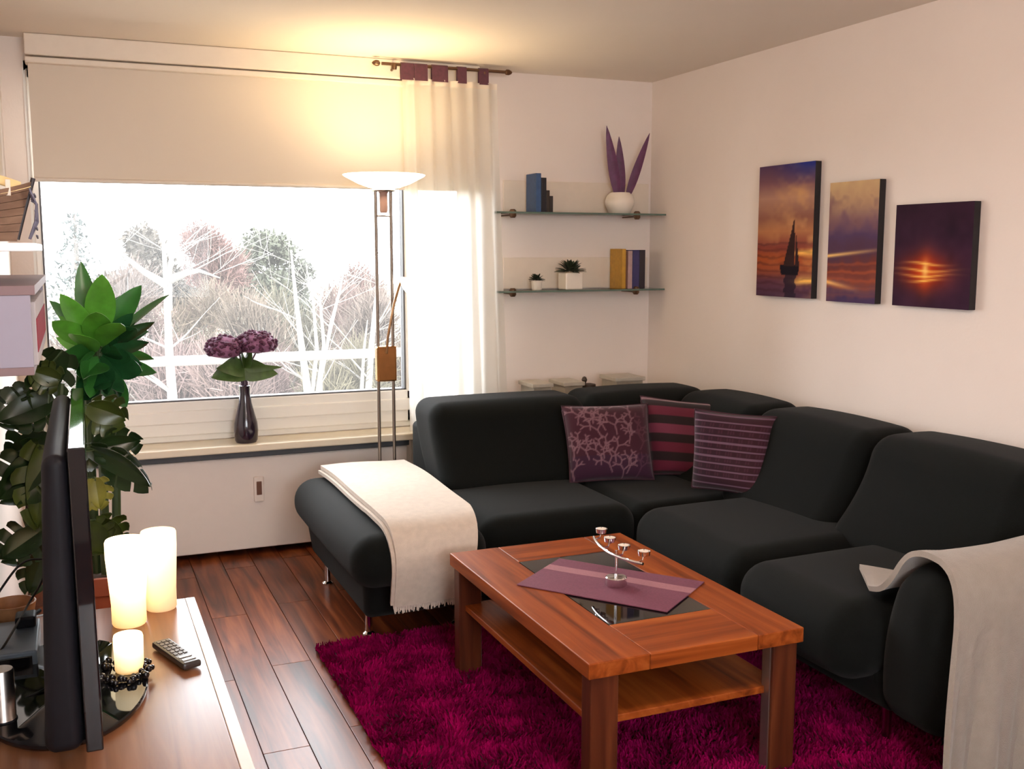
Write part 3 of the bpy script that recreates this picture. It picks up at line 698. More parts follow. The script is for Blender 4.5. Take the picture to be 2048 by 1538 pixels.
def art_sun(u, v):
    n = fbm(u*4, v*4, 23); c = mixc((40, 22, 38), (66, 36, 58), n*1.2)
    c = mixc(c, (40, 24, 34), max(0, v-0.55))
    du = (u-0.43); dv = (v-0.34)
    g = math.exp(-(du*du/0.085+dv*dv/0.026)); c = mixc(c, (190, 52, 12), g*0.95)
    g2 = math.exp(-(du*du/0.008+dv*dv/0.03)); c = mixc(c, (214, 84, 26), g2*0.8)
    for k, vv in enumerate((0.42, 0.36, 0.31, 0.26)):
        w = (0.22, 0.29, 0.27, 0.19)[k]
        c = mixc(c, (255, 206, 96), math.exp(-((v-vv-0.015*math.sin(u*7+k))/0.011)**2)*math.exp(-(du/w)**2)*0.9)
    c = mixc(c, (255, 214, 120), math.exp(-(du*du/0.0015+(v-0.36)**2/0.006))*0.8)
    return lin(c)
ARTM = paint_mat('printed_canvas', 0.7, spec=0.08)
EDGEM = mat('dark_canvas_edge', (0.012, 0.008, 0.010), 0.7, noise=0.2)
def canvas(y0, y1, z0, z1, art, label):
    t = thing('canvas_picture', label, 'picture', (RIGHT-0.018, (y0+y1)/2, z0), 'three sunset canvases')
    box(RIGHT-0.034, RIGHT-0.001, y0, y1, z0, z1, 0.002).build('stretcher', EDGEM, t)
    nu, nv = 70, int(70*(z1-z0)/(y1-y0))
    m = MB(); m.grid(lambda u, v: (RIGHT-0.0352, y1-(y1-y0)*u, z0+(z1-z0)*v), nu, nv)
    cs = [art(i/nu, j/nv) for j in range(nv+1) for i in range(nu+1)]
    m.build('print', ARTM, t, colors=cs)
canvas(3.853, 4.268, 1.316, 1.938, art_boat, 'tall canvas picture of a sailing boat at sunset')
canvas(3.44, 3.748, 1.311, 1.832, art_cloud, 'narrow canvas picture of golden clouds, the middle of three')
canvas(2.938, 3.338, 1.312, 1.72, art_sun, 'squarish dark canvas picture of the sun reflected in water')

# ------------------------------------------------------------------ corner sofa
sofa = thing('corner_sofa', 'large dark green-grey corner sofa with open chaise end', 'sofa', (2.3, 3.9, 0))
SZ = 0.472
def taper(cx, cy, front_y=None, left_x=None, kf=0.0, kl=0.0, z1=SZ):
    def fn(w):
        t = max(0, (z1-0.10-w.z)/(z1-0.10))
        if front_y is not None and w.y < cy: w.y += kf*t*((cy-w.y)/(cy-front_y))
        if left_x is not None and w.x < cx: w.x += kl*t*((cx-w.x)/(cx-left_x))
        return w
    return fn
def softbox(x0, x1, y0, y1, z0, z1, r, bulge=(0, 0, 0), fn=None, n=8):
    return MB().soft(((x0+x1)/2, (y0+y1)/2, (z0+z1)/2), ((x1-x0)/2, (y1-y0)/2, (z1-z0)/2), r, bulge, n, fn)
def tap_r(w):
    t = max(0, (0.32-w.z)/0.22)
    if w.x < 2.6: w.x += 0.09*t*((2.6-w.x)/0.45)
    return w
# chaise end: a loaf tapering to its feet
softbox(0.905, 1.45, 3.625, 4.84, 0.265, SZ, 0.095, (0.008, 0.008, 0.012)).build('chaise_cushion', SOFA, sofa)
softbox(0.955, 1.46, 3.70, 4.80, 0.10, 0.32, 0.035, (0, 0, 0), taper(1.3, 4.3, 3.70, 0.955, 0.17, 0.05, 0.42)).build('base', SOFA, sofa)
softbox(1.465, 3.03, 3.78, 4.78, 0.10, 0.30, 0.035, (0, 0, 0), taper(1.9, 4.4, 3.78, None, 0.14, 0, 0.42)).build('base', SOFA, sofa)
softbox(2.16, 3.03, 2.32, 3.70, 0.125, 0.29, 0.035, (0, 0, 0), tap_r).build('base', SOFA, sofa)
softbox(1.448, 2.16, 3.71, 4.75, 0.255, SZ, 0.085, (0, 0, 0.012)).build('seat_cushion', SOFA, sofa)
softbox(2.14, 3.05, 3.72, 4.78, 0.255, SZ-0.006, 0.07, (0, 0, 0.008)).build('corner_seat', SOFA, sofa)
softbox(2.085, 2.98, 2.905, 3.685, 0.235, SZ+0.012, 0.10, (0.02, 0, 0.016)).build('seat_cushion', SOFA, sofa)
softbox(2.045, 2.98, 2.31, 2.90, 0.235, SZ+0.012, 0.10, (0.02, 0, 0.016)).build('seat_cushion', SOFA, sofa)
# plinth under the seats
MB().box(1.06, 3.05, 3.95, 4.75, 0.085, 0.16, 0.01).box(2.36, 3.05, 2.28, 4.0, 0.11, 0.16, 0.01).build('plinth', SOFA, sofa)
# back shell
softbox(1.56, 3.13, 4.66, 4.92, 0.12, 0.715, 0.06).build('back_shell', SOFA, sofa)
softbox(2.90, 3.135, 2.15, 4.80, 0.12, 0.735, 0.06).build('back_shell', SOFA, sofa)
def lean_y(w):
    t = (w.z-0.45)/0.38; w.y += 0.24*(t-0.5)-0.05*(2*t-1)**2
    return w
def lean_x(w):
    t = (w.z-0.45)/0.38; w.x += 0.22*(t-0.5)-0.05*(2*t-1)**2
    return w
softbox(1.485, 2.285, 4.39, 4.72, 0.44, 0.832, 0.075, (0, 0.03, 0.006), lean_y).build('back_cushion', SOFA, sofa)
softbox(2.288, 3.00, 4.39, 4.72, 0.44, 0.832, 0.075, (0, 0.03, 0.014), lean_y).build('back_cushion', SOFA, sofa)
softbox(2.72, 3.05, 3.83, 4.46, 0.44, 0.832, 0.08, (0.03, 0, 0.018), lean_x).build('back_cushion', SOFA, sofa)
softbox(2.72, 3.05, 3.095, 3.82, 0.44, 0.832, 0.08, (0.035, 0, 0.018), lean_x).build('back_cushion', SOFA, sofa)
softbox(2.72, 3.05, 2.33, 3.085, 0.44, 0.838, 0.08, (0.035, 0, 0.018), lean_x).build('back_cushion', SOFA, sofa)
def arm_fn(w):
    t = (w.z-0.1)/0.53
    if w.x < 2.6: w.x += 0.06*(1-t)+0.05*t*t*t
    if w.y > 2.2: w.y -= 0.10*max(0, t)**2*((w.y-2.2)/0.16)
    return w
softbox(2.14, 3.10, 2.085, 2.36, 0.125, 0.628, 0.09, (0.015, 0.015, 0.01), arm_fn).build('armrest', SOFA, sofa)
softbox(1.515, 1.58, 4.50, 4.88, 0.2, 0.70, 0.03).build('end_panel', SOFA, sofa)
for (x, y) in ((1.03, 3.925), (1.02, 4.62), (1.40, 3.90), (2.285, 2.385), (2.34, 3.6), (2.95, 2.4), (2.98, 4.7), (2.0, 4.0), (2.0, 4.7)):
    MB().lathe([(0.024, 0), (0.025, 0.006), (0.015, 0.014), (0.013, 0.09), (0.016, 0.125)], x, y, 0.0, 16).build('foot', CHROME, sofa)

# ------------------------------------------------------------------ throws
THROW = mat('cream_wool_throw', (0.64, 0.545, 0.46), 0.95, noise=0.06, nscale=40, bump=0.6, bscale=420, sheen=0.3)
def path_pt(path, s):
    acc = 0
    for a, b in zip(path, path[1:]):
        L = math.hypot(b[0]-a[0], b[1]-a[1])
        if s <= acc+L or b is path[-1]:
            t = min(1, max(0, (s-acc)/L)); return (a[0]+(b[0]-a[0])*t, a[1]+(b[1]-a[1])*t)
        acc += L
def smooth_path(pts, it=3):
    for _ in range(it):
        q = [pts[0]]
        for a, b in zip(pts, pts[1:]): q += [(a[0]*.75+b[0]*.25, a[1]*.75+b[1]*.25), (a[0]*.25+b[0]*.75, a[1]*.25+b[1]*.75)]
        q.append(pts[-1]); pts = q
    return pts
def plen(p): return sum(math.hypot(b[0]-a[0], b[1]-a[1]) for a, b in zip(p, p[1:]))
throw = thing('throw_blanket', 'cream fringed throw folded over the open chaise end', 'blanket', (1.2, 4.2, SZ))
tp = smooth_path([(4.80, SZ+0.033), (4.3, SZ+0.047), (3.85, SZ+0.045), (3.66, SZ+0.032), (3.605, SZ-0.05), (3.612, 0.36), (3.645, 0.27), (3.668, 0.205)])
TL = plen(tp)
def th(u, v, off=0.0, side=0.0):
    y, z = path_pt(tp, v*TL); x0 = 1.04+0.02*max(0, v-0.70)/0.30; x1 = 1.452-0.05*v-0.07*max(0, v-0.7)/0.3
    x = x0+(x1-x0)*u+side
    return (x+0.002*math.sin(v*9), y+0.006*math.sin(u*6+v*3)*v-off, z+0.004*math.sin(u*5+v*11)*(1-v)+off*0.2)
m = MB(); m.grid(lambda u, v: th(u, v), 26, 60, 0.018); m.build('top_layer', THROW, throw)
m = MB(); m.grid(lambda u, v: (lambda p: (p[0]+0.012*(1 if u > .5 else -1)*0.5-0.006, p[1]+(0.02 if v > 0.62 else 0)*0.6, p[2]-0.0185-(0.002 if v < .6 else 0)))(th(u, v*0.985)), 20, 50, 0.016); m.build('under_layer', THROW, throw)
fb = MB(); rnd = random.Random(2)
for k in range(95):
    u = k/94; x, y, z = th(u, 0.999); L = rnd.uniform(0.022, 0.042); dx = rnd.uniform(-.006, .006)
    fb.tube([(x, y+0.004, z+0.004), (x+dx*.5, y+0.002, z-L*.5), (x+dx, y+rnd.uniform(-.004, .004), z-L)], [0.0046, 0.0042, 0.0024], 5)
stuff(fb.build('fringe', mat('pale_fringe', (0.66, 0.56, 0.49), 0.95, noise=0.08), throw))

GREYTHROW = mat('beige_fleece_throw', (0.29, 0.25, 0.215), 0.95, noise=0.05, nscale=30, bump=0.5, bscale=380, sheen=0.35)
bl = thing('throw_blanket', 'plain beige throw draped over the near right armrest', 'blanket', (2.5, 2.2, 0.62))
ap = smooth_path([(2.58, SZ+0.042), (2.46, SZ+0.038), (2.34, SZ+0.036), (2.29, 0.56), (2.245, 0.645), (2.18, 0.668), (2.09, 0.655), (2.052, 0.56), (2.05, 0.40), (2.045, 0.22), (2.04, 0.03)], 2)
AL = plen(ap)
def arm_throw(u, v):
    # the inner edge is cut on the skew: a corner of the throw lies on the seat
    trim = 0.04+0.16*max(0, 1-u/0.15) if u < 0.15 else 0.04+0.26*min(1, (u-0.15)/0.3)
    s = trim+(AL-trim)*v
    y, z = path_pt(ap, s)
    x = 2.175+0.68*u
    hang = max(0, (s/AL-0.56)/0.44)
    x += -0.055*hang+0.02*math.sin(v*5)*(1-u)+0.01*max(0, 1-v*4)
    fold = 0.022*math.sin(u*24+1.0+hang*0.5)+0.014*math.sin(u*51+2)
    y += -hang*(0.03+max(-0.02, fold))
    z += 0.006*math.sin(u*9+v*7)*(1-hang)
    return (x, y, z)
m = MB(); m.grid(arm_throw, 60, 70, 0.017); m.build('cloth', GREYTHROW, bl)
fb = MB()
for k in range(90):
    x, y, z = arm_throw(k/89, 1.0); L = rnd.uniform(0.012, 0.026)
    fb.tube([(x, y, z), (x+rnd.uniform(-.004, .004), y-0.004, z-L)], [0.003, 0.002], 4)
stuff(fb.build('fringe', GREYTHROW, bl))

# ------------------------------------------------------------------ scatter cushions
def pillow(bl_, br_, tr_, tl_, th_, art, label, m_, nu=64, nv=64):
    bl_, br_, tr_, tl_ = map(Vector, (bl_, br_, tr_, tl_))
    base = (bl_+br_)/2
    n = (br_-bl_).cross(tl_-bl_).normalized()
    if n.y > 0: n = -n
    t = thing('scatter_cushion', label, 'cushion', base)
    def surf(sg):
        def fn(u, v):
            uu = 0.5-0.5*math.cos(PI*u) if False else u
            p = bl_*(1-uu)*(1-v)+br_*uu*(1-v)+tl_*(1-uu)*v+tr_*uu*v
            a = (1-(2*uu-1)**4)*(1-(2*v-1)**4)
            c = (bl_+br_+tr_+tl_)/4
            pin = 0.05*(1-abs(2*uu-1)**2*1.0)*(abs(2*v-1)**6)+0.0
            p = p.lerp(c, pin+0.05*(1-abs(2*v-1)**2)*(abs(2*uu-1)**6))
            return p+n*(sg*th_*0.5*max(0, a)**0.55)
        return fn
    m = MB(); m.grid(surf(1), nu, nv); N = len(m.v); m.grid(surf(-1), nu, nv)
    off = N; m.f = m.f[:nu*nv]+[tuple(reversed(f)) for f in m.f[nu*nv:]]
    cs = [tuple(0.48*q for q in lin(art(i/nu, j/nv))) for j in range(nv+1) for i in range(nu+1)]*2
    m.build('cover', m_, t, colors=cs)
    pts = [bl_, br_, tr_, tl_, bl_]; pp = MB()
    f = surf(0); ed = [f(i/16, 0) for i in range(17)]+[f(1, i/16) for i in range(1, 17)]+[f(1-i/16, 1) for i in range(1, 17)]+[f(0, 1-i/16) for i in range(1, 17)]
    pp.tube(ed, 0.005, 6, caps=False); pp.build('piping', mat('dark_plum_piping', (0.045, 0.012, 0.022), 0.8, noise=0.2), t)
CUSH = paint_mat('cushion_cloth', 0.8, sheen=0.2)
rs = random.Random(12)
SEG = []
def branch(x, y, a, L, d):
    if d < 0 or L < 0.03: return
    x2, y2 = x+math.cos(a)*L, y+math.sin(a)*L; SEG.append((x, y, x2, y2))
    for s in (-1, 1): branch(x2, y2, a+s*rs.uniform(.45, .95), L*rs.uniform(.6, .85), d-1)
for k in range(24):
    branch(0.04+0.92*((k*0.381) % 1.0), (k*0.27 % 0.9)+rs.uniform(-.03, .03), PI/2+rs.uniform(-.5, .5), 0.12, 3)
def art_branch(u, v):
    c = (84, 26, 50) if v > 0.3 else (74, 28, 62)
    d = 9
    for (x, y, a, b) in SEG:
        ex, ey = a-x, b-y; t = max(0, min(1, ((u-x)*ex+(v-y)*ey)/(ex*ex+ey*ey)))
        d = min(d, math.hypot(u-x-t*ex, v-y-t*ey))
    k = max(0, 1-d/0.012)
    c = mixc(c, (176, 134, 146), min(1, k*1.6)*(0.9 if u < 0.78 else 0.35))
    return c
def art_bars(u, v):
    q = (v*4.2+0.35) % 1.0
    if v > 0.95: return (170, 126, 136)
    return ((44, 18, 26) if q < 0.5 else ((128, 30, 62) if int(v*4.2+0.35) != 2 else (150, 62, 92)))
def art_lines(u, v):
    q = (v*11.5) % 1.0
    c = mixc((60, 18, 44), (72, 20, 38), u)
    if q < 0.24: c = (146, 108, 134)
    elif 0.4 < q < 0.9 and (u*34) % 1 < 0.3 and 0.2 < v < 0.9: c = (92, 36, 60)
    return c
pillow((2.06, 4.19, SZ+0.005), (2.45, 4.10, SZ+0.005), (2.53, 4.31, 0.80), (2.08, 4.33, 0.812), 0.13, art_branch, 'plum cushion with pale branch pattern, leftmost on the sofa', CUSH, 80, 80)
pillow((2.49, 4.19, SZ+0.01), (2.74, 3.97, SZ+0.01), (2.86, 4.13, 0.80), (2.525, 4.37, 0.83), 0.11, art_bars, 'dark cushion with broad magenta bars, middle of the three', CUSH, 30, 80)
pillow((2.49, 3.84, SZ+0.02), (2.66, 3.55, SZ+0.02), (2.80, 3.66, 0.815), (2.515, 3.87, 0.838), 0.11, art_lines, 'purple cushion with thin pale stripes, rightmost of the three', CUSH, 60, 110)

# ------------------------------------------------------------------ rug
RX0, RX1, RY0, RY1 = 0.785, 2.55, 1.35, 3.85
rug = thing('shaggy_rug', 'magenta shaggy rug under the coffee table', 'rug', ((RX0+RX1)/2, (RY0+RY1)/2, 0))
RUGM = mat('magenta_pile', (0.24, 0.002, 0.062), 0.95, noise=0.45, nscale=14, spec=0.0)
box(RX0+0.01, RX1-0.01, RY0+0.01, RY1-0.01, 0.001, 0.010, 0.002).build('backing', mat('dark_magenta_backing', (0.045, 0.003, 0.016), 0.95, noise=0.2), rug)
n = 120000
bx = RNG.uniform(RX0+0.006, RX1-0.006, n); by = RNG.uniform(RY0+0.006, RY1-0.006, n)
hgt = RNG.uniform(0.018, 0.034, n)
la = 3*np.sin(bx*9+by*4)+2.5*np.sin(by*13-bx*7)+RNG.normal(0, 0.9, n); ln = RNG.uniform(0.004, 0.020, n)
tx, ty = bx+np.cos(la)*ln, by+np.sin(la)*ln
wa = RNG.uniform(0, PI, n); wx, wy = np.cos(wa)*0.0034, np.sin(wa)*0.0034; z0 = np.full(n, 0.008)
V = np.stack([np.stack([bx-wx, by-wy, z0], 1), np.stack([bx+wx, by+wy, z0], 1), np.stack([tx+wx*.6, ty+wy*.6, hgt], 1), np.stack([tx-wx*.6, ty-wy*.6, hgt], 1)], 1).reshape(-1, 3)
stuff(raw('pile', V, np.arange(4*n).reshape(-1, 4), RUGM, rug))

# ------------------------------------------------------------------ coffee table
TX0, TX1, TY0, TY1, TZ = 1.207, 1.908, 2.335, 3.44, 0.45
tab = thing('coffee_table', 'walnut-brown coffee table with dark glass inset and lower shelf', 'table', ((TX0+TX1)/2, (TY0+TY1)/2, 0.01))
GX0, GX1, GY0, GY1 = 1.395, 1.748, 2.575, 3.245
box(TX0, GX0-0.0008, TY0, TY1, TZ-0.045, TZ, 0.003).build('side_board', TABLEWOOD, tab)
box(GX1+0.0008, TX1, TY0, TY1, TZ-0.045, TZ, 0.003).build('side_board', TABLEWOOD, tab)
box(GX0, GX1, TY0, GY0, TZ-0.045, TZ, 0.003).build('end_board', TABLEWOOD_X, tab)
box(GX0, GX1, GY1, TY1, TZ-0.045, TZ, 0.003).build('end_board', TABLEWOOD_X, tab)
box(GX0+0.0015, GX1-0.0015, GY0+0.0015, GY1-0.0015, TZ-0.012, TZ-0.001).build('glass_inset', mat('black_glass', (0.008, 0.007, 0.007), 0.03, noise=0.05, spec=0.6), tab, smooth=False)
STRIP = mat('steel_strip', (0.5, 0.42, 0.38), 0.3, 0.9, noise=0.05)
lw = 0.085
for (x, y, sx, sy) in ((TX0, TY0, 1, 1), (TX1, TY0, -1, 1), (TX0, TY1, 1, -1), (TX1, TY1, -1, -1)):
    xa, xb = sorted((x+0.012*sx, x+(0.012+lw)*sx)); ya, yb = sorted((y+0.012*sy, y+(0.012+0.055)*sy))
    l = box(xa, xb, ya, yb, 0.01, TZ-0.045, 0.004).build('leg', TABLEWOOD_Z, tab)
    xs = xb if sx > 0 else xa
    box(min(xs, xs+0.004*sx), max(xs, xs+0.004*sx), ya+0.01, yb-0.01, 0.012, TZ-0.046).build('inlay', STRIP, l, smooth=False)
box(TX0+0.035, TX1-0.035, TY0+0.045, TY1-0.045, 0.248, 0.270, 0.003).build('lower_shelf', TABLEWOOD, tab)
# runner
run = thing('table_runner', 'mauve table runner with one pale stripe lying askew on the coffee table', 'runner', (1.57, 2.9, TZ))
C0, C1, C2, C3 = Vector((1.287, 3.007)), Vector((1.539, 3.213)), Vector((1.867, 2.792)), Vector((1.604, 2.594))
RUN = mat('mauve_runner', (0.17, 0.044, 0.080), 0.8, noise=0.12, nscale=150, bump=0.3, bscale=600)
RUNL = mat('pale_mauve_stripe', (0.34, 0.145, 0.175), 0.8, noise=0.08, nscale=150, bump=0.3, bscale=600)
def rfn(v0, v1, z):
    def fn(u, v):
        w = v0+(v1-v0)*v
        a = C0.lerp(C3, u); b = C1.lerp(C2, u); p = a.lerp(b, w)
        return (p.x, p.y, z+0.0008*math.sin(u*9)*math.sin(w*7))
    return fn
m = MB(); m.grid(rfn(0, 0.60, TZ+0.0042), 20, 10, 0.003); m.grid(rfn(0.76, 1, TZ+0.0042), 20, 6, 0.003); m.build('cloth', RUN, run)
m = MB(); m.grid(rfn(0.60, 0.76, TZ+0.0045), 20, 4, 0.003); o = m.build('stripe', RUNL, run); o['label'] = 'pale mauve stripe'
# candle holder
hb = P(1232, 1170, z=TZ+0.005)
ch = thing('tealight_holder', 'chrome tealight holder with four cups on a bowed arm', 'candle holder', (hb.x, hb.y, TZ+0.0045))
hx, hy, hz = hb.x, hb.y, TZ+0.0045
MB().lathe([(0.033, 0), (0.035, 0.003), (0.035, 0.027), (0.032, 0.030), (0.008, 0.032)], hx, hy, hz, 28).build('base', CHROME, ch)
MB().tube([(hx, hy, hz+0.02), (hx, hy, hz+0.118)], 0.0042, 10).build('stem', CHROME, ch)
ctr = Vector((hx, hy, 0)); dirv = Vector((0.165, -0.985, 0)).normalized(); nrm = Vector((dirv.y, -dirv.x, 0))
ends = [P(1181, 1083, z=hz+0.16), P(1188, 1105, z=hz+0.14)]
arc = []
tops = [P(1190, 1082, y=hy+0.14), P(1217, 1098, y=hy+0.045), P(1243, 1113, y=hy-0.045), P(1270, 1130, y=hy-0.14)]
for k in range(17):
    s = -1+k/8.0
    arc.append(Vector((hx-0.025+0.028*s*s+0.02*s*0, hy-s*0.165, hz+0.112+0.006*s*s)))
fr = MB(); fr.tube(arc, 0.0048, 8); fr.build('arm', CHROME, ch)
for k, s in enumerate((-0.86, -0.29, 0.29, 0.86)):
    q = Vector((hx-0.025+0.028*s*s, hy-s*0.165, hz+0.112+0.006*s*s)); c = q+Vector((0.026, 0.004, 0.018))
    cupm = MB().tube([q, q+Vector((0.02, 0.003, 0.004)), c], 0.003, 6)
    cupm.lathe([(0.004, -0.004), (0.018, 0.002), (0.0205, 0.016), (0.019, 0.016), (0.017, 0.005)], c.x, c.y, c.z, 18, cap1=False)
    cu = cupm.build('cup', CHROME, ch)
    tl = thing('tealight', 'white tealight in the %s cup of the chrome holder' % ('farthest', 'second farthest', 'second nearest', 'nearest')[k], 'candle', (c.x, c.y, c.z+0.0065), 'tealights in the chrome holder')
    MB().lathe([(0.0155, 0), (0.0158, 0.010), (0.004, 0.0115)], c.x, c.y, c.z+0.0065, 16).build('wax', mat('white_wax', (0.85, 0.74, 0.64), 0.5, noise=0.02), tl)
    MB().tube([(c.x, c.y, c.z+0.0175), (c.x, c.y, c.z+0.024)], 0.0008, 5).build('wick', BLACKMATT, tl)

# ------------------------------------------------------------------ TV cabinet and TV
CZ = 0.50
cab = thing('tv_cabinet', 'long low wooden TV cabinet with white front edge along the left wall', 'cabinet', (0.0, 2.2, 0))
box(LEFT+0.002, 0.262, 1.0, 3.15, CZ-0.03, CZ, 0.002).build('top_board', CABWOOD, cab)
EDGEW = mat('pale_edge_laminate', (0.60, 0.50, 0.44), 0.3, noise=0.03)
box(0.2625, 0.290, 1.0, 3.15, CZ-0.03, CZ+0.0003, 0.002).build('front_edge', EDGEW, cab)
box(LEFT+0.002, 0.26, 1.02, 3.13, 0.06, CZ-0.031, 0.003).build('carcass', CABWOOD, cab)
for k in range(3):
    d = box(0.261, 0.281, 1.03+k*0.70, 1.03+k*0.70+0.69, 0.08, CZ-0.036, 0.003).build('drawer_front', EDGEW, cab)
    box(0.281, 0.292, 1.28+k*0.70, 1.28+k*0.70+0.18, 0.36, 0.372, 0.002).build('handle', STEEL, d)
box(LEFT+0.02, 0.22, 1.06, 3.09, 0.0, 0.06).build('plinth', BLACKMATT, cab, smooth=False)

TVY0, TVY1, TVZ0, TVZ1 = 2.1, 3.03, 0.556, 1.166
tv = thing('television', 'black flatscreen television on a round glossy foot, seen edge-on', 'television', (-0.06, 2.56, CZ))
YA = R(-0.45)
TVM = Matrix.Translation((0.004, TVY0, 0)) @ Matrix.Rotation(YA, 4, 'Z')
Lh = TVY1-TVY0
TILT = Matrix.Translation((0.006, 0, TVZ0)) @ Matrix.Rotation(R(-0.5), 4, 'Y') @ Matrix.Translation((0, 0, -TVZ0))
MB().box(-0.032, 0.0, 0, Lh, TVZ0, TVZ1, 0.003, TVM @ TILT).build('bezel', BLACKGLOSS, tv)
MB().box(0.0002, 0.0008, 0.03, Lh-0.03, TVZ0+0.045, TVZ1-0.03, 0, TVM @ TILT).build('screen', mat('tv_screen', (0.005, 0.005, 0.006), 0.02, noise=0.05, spec=0.9), tv, smooth=False)
def tvb(w):
    w.x -= 0.022*max(0, (1.12-w.z)/0.55)*(1 if w.x < -0.055 else 0); return TVM @ w
MB().soft((-0.054, Lh/2, (TVZ0+TVZ1)/2-0.006), (0.024, Lh/2-0.002, (TVZ1-TVZ0)/2-0.008), 0.0235, (0.006, 0, 0), 8, tvb).build('back_housing', BLACKMATT, tv)
MB().box(-0.070, -0.014, 2.50, 2.64, CZ+0.012, TVZ0+0.08, 0.008).build('neck', BLACKGLOSS, tv)
ft = MB(); ft.lathe([(0.98, 0), (1.0, 0.006), (1.0, 0.013), (0.985, 0.016), (0.0, 0.017)], n=56, m=Matrix.Translation((-0.065, 2.565, CZ+0.0005)) @ Matrix.Diagonal((0.185, 0.315, 1, 1)), cap1=False)
ft.build('foot', BLACKGLOSS, tv)
FOOTZ = CZ+0.0175

# glowing pillar lamps
def glow_mat(name, z0, z1, top=6.0, low=1.6):
    m = bpy.data.materials.new(name); m.use_nodes = True; nt = m.node_tree; b = nt.nodes['Principled BSDF']
    b.inputs['Base Color'].default_value = (0.85, 0.72, 0.5, 1); b.inputs['Roughness'].default_value = 0.5
    tc = nt.nodes.new('ShaderNodeTexCoord'); sp = nt.nodes.new('ShaderNodeSeparateXYZ'); nt.links.new(tc.outputs['Object'], sp.inputs[0])
    mr = nt.nodes.new('ShaderNodeMapRange'); mr.inputs['From Min'].default_value = 0; mr.inputs['From Max'].default_value = z1-z0
    mr.inputs['To Min'].default_value = 0; mr.inputs['To Max'].default_value = 1
    nt.links.new(sp.outputs['Z'], mr.inputs['Value'])
    r = nt.nodes.new('ShaderNodeValToRGB'); e = r.color_ramp.elements
    e[0].position = 0.0; e[0].color = (1.0, 0.55, 0.17, 1); e[1].position = 0.75; e[1].color = (1.0, 0.80, 0.50, 1)
    nt.links.new(mr.outputs[0], r.inputs['Fac']); nt.links.new(r.outputs['Color'], b.inputs['Emission Color'])
    m2 = nt.nodes.new('ShaderNodeMapRange'); m2.inputs['From Max'].default_value = (z1-z0)*0.7; m2.inputs['To Min'].default_value = low; m2.inputs['To Max'].default_value = top
    nt.links.new(sp.outputs['Z'], m2.inputs['Value']); nt.links.new(m2.outputs[0], b.inputs['Emission Strength'])
    return m
def pillar(x, y, z, r0, r1, h, label, top, low):
    t = thing('candle_lamp', label, 'lamp', (x, y, z), 'glowing pillar candles on the TV cabinet')
    MB().lathe([(r0*0.92, 0), (r0, 0.006), (r0, h*0.25), (r1, h*0.8), (r1, h-0.006), (r1*0.95, h), (r1*0.8, h-0.004), (r1*0.72, h-0.03), (0.0, h-0.034)], x, y, z, 32, cap1=False).build('glowing_body', glow_mat('lit_wax_%.2f' % x, 0, h, top, low), t)
    MB().tube([(x, y, z+h-0.034), (x+0.001, y, z+h-0.018)], 0.0012, 6).build('wick', BLACKMATT, t)
pillar(0.098, 2.985, CZ+0.0005, 0.046, 0.056, 0.243, 'front tall glowing candle lamp at the far end of the cabinet', 2.6, 0.6)
pillar(0.190, 3.085, CZ+0.0005, 0.044, 0.050, 0.232, 'rear tall glowing candle lamp nearest the cabinet end', 0.95, 0.26)
pillar(0.080, 2.60, FOOTZ, 0.034, 0.035, 0.090, 'short glowing candle standing on the television foot', 1.5, 0.45)
# bead garland around the small candle
bd = thing('bead_garland', 'dark bead garland lying on the television foot around the short candle', 'garland', (0.06, 2.54, FOOTZ))
BEAD = mat('dark_bead', (0.012, 0.009, 0.009), 0.2, noise=0.2)
bpts = []
for k in range(34):
    a = -2.7+k*0.16; rr = 0.058+0.012*math.sin(k*1.7)
    bpts.append(Vector((0.066+rr*0.95*math.cos(a), 2.588+rr*1.2*math.sin(a), FOOTZ)))
for k, q in enumerate(bpts):
    s = 0.0072 if k % 3 else 0.0092
    MB().lathe([(0.001, 0), (s*0.75, s*0.3), (s, s), (s*0.75, s*1.7), (0.001, 2*s)], q.x, q.y, q.z, 10).build('bead', BEAD, bd)
MB().tube([q+Vector((0, 0, 0.006)) for q in bpts], 0.0016, 5).build('cord', BEAD, bd)

# remote control
rc = P(352, 1302, z=CZ+0.02); ra = math.atan2(2.62-2.81, 0.226-0.163)
rem = thing('remote_control', 'dark grey remote control lying on the TV cabinet', 'remote', (rc.x, rc.y, CZ))
RM = Matrix.Translation((rc.x, rc.y, CZ)) @ Matrix.Rotation(ra, 4, 'Z')
MB().box(-0.10, 0.10, -0.024, 0.024, 0.004, 0.022, 0.006, RM).build('body', mat('dark_remote_plastic', (0.035, 0.026, 0.024), 0.35, noise=0.1), rem)
BTN = mat('grey_button', (0.13, 0.115, 0.11), 0.4, noise=0.1)
bt2 = mat('silver_button', (0.55, 0.53, 0.52), 0.3, 0.4, noise=0.05)
for i in range(6):
    for j in range(3):
        MB().box(-0.085+i*0.021, -0.073+i*0.021, -0.017+j*0.0125, -0.008+j*0.0125, 0.0215, 0.0238, 0.0008, RM).build('button', BTN, rem)
MB().box(0.050, 0.060, -0.016, 0.016, 0.0215, 0.0242, 0.001, RM).build('button', bt2, rem)
MB().box(0.070, 0.082, -0.017, 0.017, 0.0215, 0.0242, 0.001, RM).build('button', bt2, rem)

